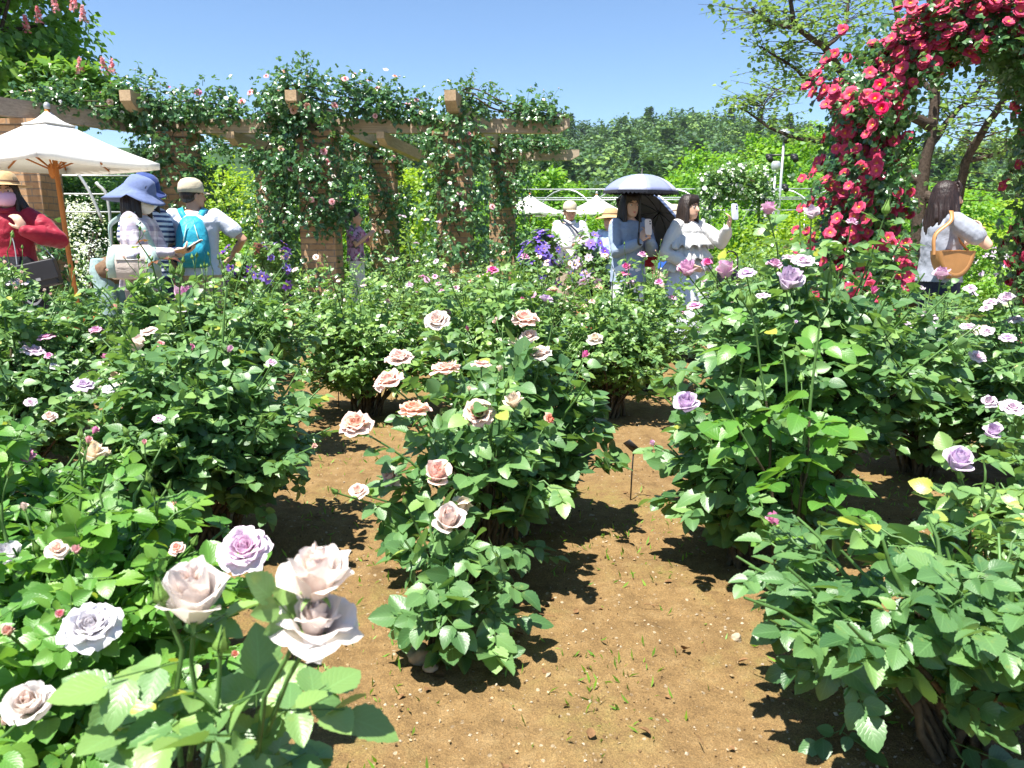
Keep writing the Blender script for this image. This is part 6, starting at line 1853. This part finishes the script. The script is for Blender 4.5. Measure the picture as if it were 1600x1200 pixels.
# backpack man
x = gx(306, 6.9, 1.2)
bm, W, tor, hd = person('man in pale grey tee and beige cap seen from behind with turquoise backpack', (x, 6.9), R(196), 1.67, PALEGREY, 'short', KHAKI, 'trousers', lhand=(.24, -.05, .90), rhand=(-.29, -.15, 1.02), rhint=(-.8, .5, -.3), hair='short', hat=('cap', CAPB), build=1.12, head_yaw=-.95, hem=.84, skin=SKIN_TAN)
yw = R(196)
bp = thing('backpack', 'small turquoise backpack on the back of the man with the beige cap', 'backpack', W((.01, .17, 1.12)), yw)
m = MB(); loft(m, [((0, -.02, -.215), .10, .05), ((0, 0, -.19), .135, .075), ((0, .01, -.05), .14, .095), ((0, 0, .10), .125, .085), ((0, -.02, .19), .09, .06), ((0, -.03, .225), .04, .03)], 30, 0, .5, True, 2.6); m.build('bag_body', TURQ, bp)
m = MB(); loft(m, [((0, .065, -.17), .09, .03), ((0, .085, -.10), .105, .045), ((0, .085, -.02), .09, .035), ((0, .07, .02), .06, .015)], 22, 0, .5, True, 2.6); m.build('front_pocket', TURQ, bp)
for s in (-1, 1):
    m = MB(); loop_strap(m, [(s * .05, -.06, .19), (s * .085, -.10, .26), (s * .105, -.18, .29), (s * .115, -.30, .22), (s * .12, -.335, .05), (s * .13, -.25, -.12), (s * .12, -.07, -.17)], .05, .01, 30, (0, -.17, .05)); m.build('strap', TURQ, bp)
    m = MB(); tube(m, [(s * .11, .055, -.12), (s * .06, .10, .02), (s * .03, .085, .15)], .004, 5); m.build('cord', MINT, bp)
m = MB(); limb(m, [(.14, .0, -.14), (.145, .01, -.05)], [.032, .032], 10); m.build('side_pocket', NAVY, bp)

# ponytail visitor inside the pergola
x = gx(555, 12.0, 1.3)
person('woman with a dark ponytail, mauve floral top and white trousers inside the pergola', (x, 12.0), R(84), 1.62, FLORAL, 'short', WHITETR, 'trousers', lhand=(.06, -.26, 1.30), ldir=(0, -.3, .95), lnorm=(-.7, .3, 0), lhint=(.4, -.2, -1), rhand=(-.14, -.24, 1.25), hair='pony', hem=.86)

# man in white shirt
x = gx(890, 10.6, 1.2)
wm_, W, tor, hd = person('man in a white shirt and beige cap looking down at something in his hands', (x, 10.6), R(12), 1.66, WHITES, 'long', KHAKI, 'trousers', lhand=(.11, -.25, 1.10), ldir=(-.6, -.5, .2), lnorm=(-.2, .3, .9), rhand=(-.06, -.27, 1.08), rdir=(.75, -.5, .15), rnorm=(.2, .3, .9), hair='short', hat=('cap', CAPB), build=1.12, head_pitch=.12, collar=WHITES, hem=.86, skin=SKIN_TAN)
phone('dark phone in the hands of the man in the white shirt', W((.05, -.36, 1.15)), rotz(R(12)) @ np.array([.3, -.9, 0]), rotz(R(12)) @ np.array([.9, .3, .35]), METAL)
t = thing('shoulder_bag', 'dark strap bag worn across by the man in the white shirt', 'bag', W((.22, -.02, .92)), R(12))
m = MB(); box(m, (0, 0, -.03), (.08, .20, .22)); o = m.build('bag_body', BROWNT, t); b = o.modifiers.new('b', 'BEVEL'); b.width = .02; b.segments = 3
m = MB(); loop_strap(m, [(0, -.07, .08), (-.06, -.135, .20), (-.19, -.155, .36), (-.32, -.06, .485), (-.34, .04, .48), (-.2, .16, .34), (0, .09, .08)], .03, .004, 36, (-.2, 0, .25)); m.build('strap', NAVY, t)

# woman with phone under the sun umbrella
x = gx(983, 7.5, 1.2)
uw, W, tor, hd = person('smiling long haired woman in a grey blue sweatshirt holding her phone up under an umbrella', (x, 7.5), .38, 1.60, SWEAT, 'long', WHITETR, 'trousers', lhand=(.08, -.25, 1.20), ldir=(-.3, -.2, .9), lnorm=(-.8, .3, 0), rhand=(-.03, -.25, 1.18), rdir=(.3, -.2, .9), rnorm=(.8, .3, 0), hair='long', smile=True, hem=.78, puffy=1.2)
phone('pale cased phone held in both hands by the woman in the sweatshirt', W((.025, -.31, 1.315)), rotz(.38) @ np.array([-1, 0, 0]), rotz(.38) @ np.array([0, .15, 1]), C('phone_pink', (.66, .58, .56), .03, .4, 0))
def umbrella(label, apex, axis, r, rise, colA, colB, inner, handle_len, trim=None):
    apex = np.array(apex, float)
    t = thing('umbrella', label, 'umbrella', apex, 0)
    M = np.array(Vector(axis).to_track_quat('Z', 'Y').to_matrix())
    for k in range(8):
        m = MB(); rows = []
        for q in np.linspace(0, 1, 9):
            row = []
            for s in np.linspace(0, 1, 7):
                a = (k + s) * math.pi / 4
                sag = 1 - .075 * q * 4 * s * (1 - s)
                th = q * 1.15
                row.append(M @ np.array([r * math.sin(th) / math.sin(1.15) * sag * math.cos(a), r * math.sin(th) / math.sin(1.15) * sag * math.sin(a), -rise * (1 - math.cos(th)) / (1 - math.cos(1.15))]))
            rows.append(row)
        m.add(np.array(rows).reshape(-1, 3), grid_faces(7, 9)[:, ::-1])
        o = m.build('canopy_panel', [colA if k % 2 else colB, inner], t)
        sd = o.modifiers.new('s', 'SOLIDIFY'); sd.thickness = .003; sd.offset = 1 if False else -1; sd.material_offset = 1
        m = MB(); a = k * math.pi / 4
        tube(m, [M @ np.array([r * .99 * math.sin(q * 1.15) / math.sin(1.15) * math.cos(a), r * .99 * math.sin(q * 1.15) / math.sin(1.15) * math.sin(a), -rise * (1 - math.cos(q * 1.15)) / (1 - math.cos(1.15)) - .008]) for q in np.linspace(0, 1, 8)], .0028, 5); m.build('rib', METAL, t)
        if trim:
            m = MB(); rows = [[], []]
            for s in np.linspace(0, 1, 15):
                a = (k + s) * math.pi / 4; sag = 1 - .075 * 4 * s * (1 - s)
                for i, z in enumerate((-rise + .004, -rise - .022 - .010 * math.sin(s * 40))): rows[i].append(M @ np.array([r * 1.004 * sag * math.cos(a), r * 1.004 * sag * math.sin(a), z]))
            m.add(np.array(rows).reshape(-1, 3), grid_faces(15, 2)); m.build('lace_trim', trim, t)
    m = MB(); tube(m, [M @ np.array([0, 0, .05]), M @ np.array([0, 0, -handle_len])], .006, 8); m.build('shaft', METAL, t)
    m = MB(); hk = [M @ np.array([.03 - .03 * math.cos(q), 0, -handle_len - .03 * math.sin(q)]) for q in np.linspace(0, math.pi, 10)]
    tube(m, [M @ np.array([0, 0, -handle_len + .08]), *hk], .010, 8); m.build('handle', METAL, t)
    return t
UA = C('umbrella_slate', (.22, .25, .42), .05, .6, .1, trans=.12); UB = C('umbrella_pale', (.40, .42, .54), .04, .6, .1, trans=.12); UI = C('umbrella_inside', (.03, .035, .06), .1, .8, .1); UK = C('umbrella_black', (.012, .014, .022), .1, .6, .1); UN = C('umbrella_navy_stripe', (.03, .05, .12), .1, .6, .1, stripes(170, (.10, .14, .26)))
pA = at(1003, 272, 7.2)
umbrella('open slate blue umbrella with pale panels above the smiling woman', pA, (.02, -.02, 1), .345, .155, UA, UB, UI, .60, UK)
pB = at(1030, 332, 8.0)
umbrella('black umbrella with a striped navy upper side tilted behind the smiling woman', pB, (.66, .42, .62), .43, .17, UN, UN, UK, .5)
t = thing('handbag', 'red quilted handbag behind the elbow of the smiling woman', 'handbag', at(1013, 396, 7.7), .3)
m = MB(); loft(m, [((0, 0, -.13), .045, .045), ((.005, 0, -.10), .085, .065), ((0, 0, 0), .10, .07), ((-.01, 0, .10), .085, .05), ((-.01, 0, .125), .07, .02)], 24, 0, .5, True, 2.6); m.build('bag_body', C('red_leather', (.42, .015, .035), .1, .45, .5), t)
m = MB(); tube(m, smooth_path([(-.06, 0, .10), (-.05, 0, .24), (.0, 0, .30), (.05, 0, .24), (.05, 0, .10)], 20), .008, 6); m.build('handle', BLACKL, t)

# white blouse woman
x = gx(1075, 7.5, 1.2)
bw, W, tor, hd = person('long haired woman in a ruffled white blouse raising a phone in front of her', (x, 7.5), .62, 1.58, BLOUSE, 'long', PINKW, 'skirt', lhand=(.16, -.36, 1.33), ldir=(-.1, -.35, .9), lnorm=(-.7, .4, 0), rhand=(-.20, -.18, .98), hair='long', hem=.86, head_yaw=.10, puffy=1.35)
for (z, r0, r1, dz) in ((1.28, .13, .25, .14), (1.16, .15, .25, .15), (1.05, .15, .24, .14)):
    m = MB(); a = np.linspace(0, 2 * np.pi, 120, endpoint=False); rows = []
    for q in np.linspace(0, 1, 7):
        r = r0 + (r1 - r0) * q
        f = 1 + .10 * q * np.sin(a * 13 + z * 20) + .05 * q * np.sin(a * 29)
        rows.append(np.stack([r * 1.15 * np.cos(a) * f, r * .80 * np.sin(a) * f, z - dz * q ** 1.3 + .022 * q * np.sin(a * 13 + 1.5 + z * 20)], -1) * (1.58 / 1.65))
    m.add(np.array(rows).reshape(-1, 3), grid_faces(120, 7, True)); o = m.build('ruffle', BLOUSE, bw); o.modifiers.new('s', 'SOLIDIFY').thickness = .002
phone('lilac phone held upright by the woman in the ruffled blouse', W((.165, -.43, 1.475)), rotz(.62) @ np.array([-.9, .2, 0]), rotz(.62) @ np.array([0, .15, 1]), C('phone_lilac', (.52, .54, .70), .03, .35, 0))
t = thing('handbag', 'black handbag by the side of the woman in the ruffled blouse', 'handbag', (gx(1140, 7.6, .8), 7.6, .80), .2)
m = MB(); box(m, (0, 0, -.03), (.24, .11, .20)); o = m.build('bag_body', BLACKL, t); b = o.modifiers.new('b', 'BEVEL'); b.width = .03; b.segments = 3
m = MB(); tube(m, smooth_path([(-.08, 0, .06), (-.07, 0, .2), (0, 0, .25), (.07, 0, .2), (.08, 0, .06)], 20), .008, 6); m.build('handle', BLACKL, t)
# behind them
x = gx(1052, 9.3, 1.2)
person('visitor in a bright blue shirt and brimmed hat seen from behind', (x, 9.3), R(172), 1.54, BLUE, 'short', BEIGE, 'trousers', hair='short', hat=('brim', CAPB), hem=.88)
x = gx(953, 9.2, 1.2)
person('visitor in pale blue with a tan straw hat half hidden behind the smiling woman', (x, 9.2), R(-40), 1.50, LBLUE, 'long', NAVY, 'trousers', hair='short', hat=('brim', HATS), hem=.86)

# woman with tan bag
x = gx(1474, 5.9, 1.2)
rw, W, tor, hd = person('dark haired woman in a grey tee and navy trousers with a hand at her chest', (x, 5.9), R(90), 1.585, GREYTEE, 'short', NAVY, 'trousers', rhand=(-.06, -.26, 1.24), rdir=(.5, -.1, .75), rnorm=(.3, .8, .1), rhint=(-.3, -1, -.8), lhand=(.10, -.27, 1.20), ldir=(-.3, -.2, .8), lhint=(.4, .2, -.9), hair='wavy', hair_mat_=HAIRB, hem=.88, build=1.10, head_yaw=-.05, smile=True)
hx_ = gx(1480, 5.72, 1.0)
t = thing('shoulder_bag', 'tan leather half moon shoulder bag hanging at the grey tee woman hip', 'bag', (hx_, 5.66, .99), .10)
m = MB(); a = np.linspace(math.pi * 1.02, math.pi * 1.98, 24)
prof = [(math.cos(q) * .135, math.sin(q) * .20 + .03) for q in a]
V = []
for (d, k) in ((-.055, .80), (-.065, .97), (-.04, 1.02), (.04, 1.02), (.065, .97), (.055, .80)):
    V.append([(px_ * k, d, pz_ * k * 1.05 + .07) for px_, pz_ in prof])
V = np.array(V)
m.add(V.reshape(-1, 3), grid_faces(24, 6))
for i, s in ((0, 1), (5, -1)):
    c_ = np.concatenate([V[i], [[0, V[i][0][1] * 1.12, .098]]])
    k_ = np.arange(23)
    m.add(c_, np.stack([np.full(23, 24), k_, k_ + 1], -1) if s > 0 else np.stack([np.full(23, 24), k_ + 1, k_], -1))
m.add(np.array([V[:, 0], V[:, -1]]).reshape(-1, 3), grid_faces(6, 2))
m.build('bag_body', LEATHER, t)
sh = W((-.15, .03, 1.385)) - np.array([hx_, 5.66, .99])
m = MB(); loop_strap(m, [(-.145, 0, .06), (-.135, .02, .2), sh + [-.05, -.08, -.04], sh + [.0, .0, .035], sh + [.06, .07, -.05], (.03, .10, .25), (.145, 0, .06)], .028, .004, 40, (0, .08, .2)); m.build('strap', LEATHER, t)
# ------------------------------------------------------------------ air
hz = MB(); box(hz, (70, 290, 29), (1240, 720, 61))
hm2 = bpy.data.materials.new('haze'); hm2.use_nodes = True
nt = hm2.node_tree; nt.nodes.clear()
out = nt.nodes.new('ShaderNodeOutputMaterial'); pv = nt.nodes.new('ShaderNodeVolumePrincipled')
pv.inputs['Density'].default_value = .00014; pv.inputs['Color'].default_value = (.72, .84, 1, 1)
nt.links.new(pv.outputs[0], out.inputs['Volume'])
tag(hz.build('haze', hm2, None, False), 'thin bluish summer haze over the garden and hills', 'haze', kind='stuff')
SC.cycles.volume_bounces = 0
print('OBJECTS', len(bpy.data.objects))
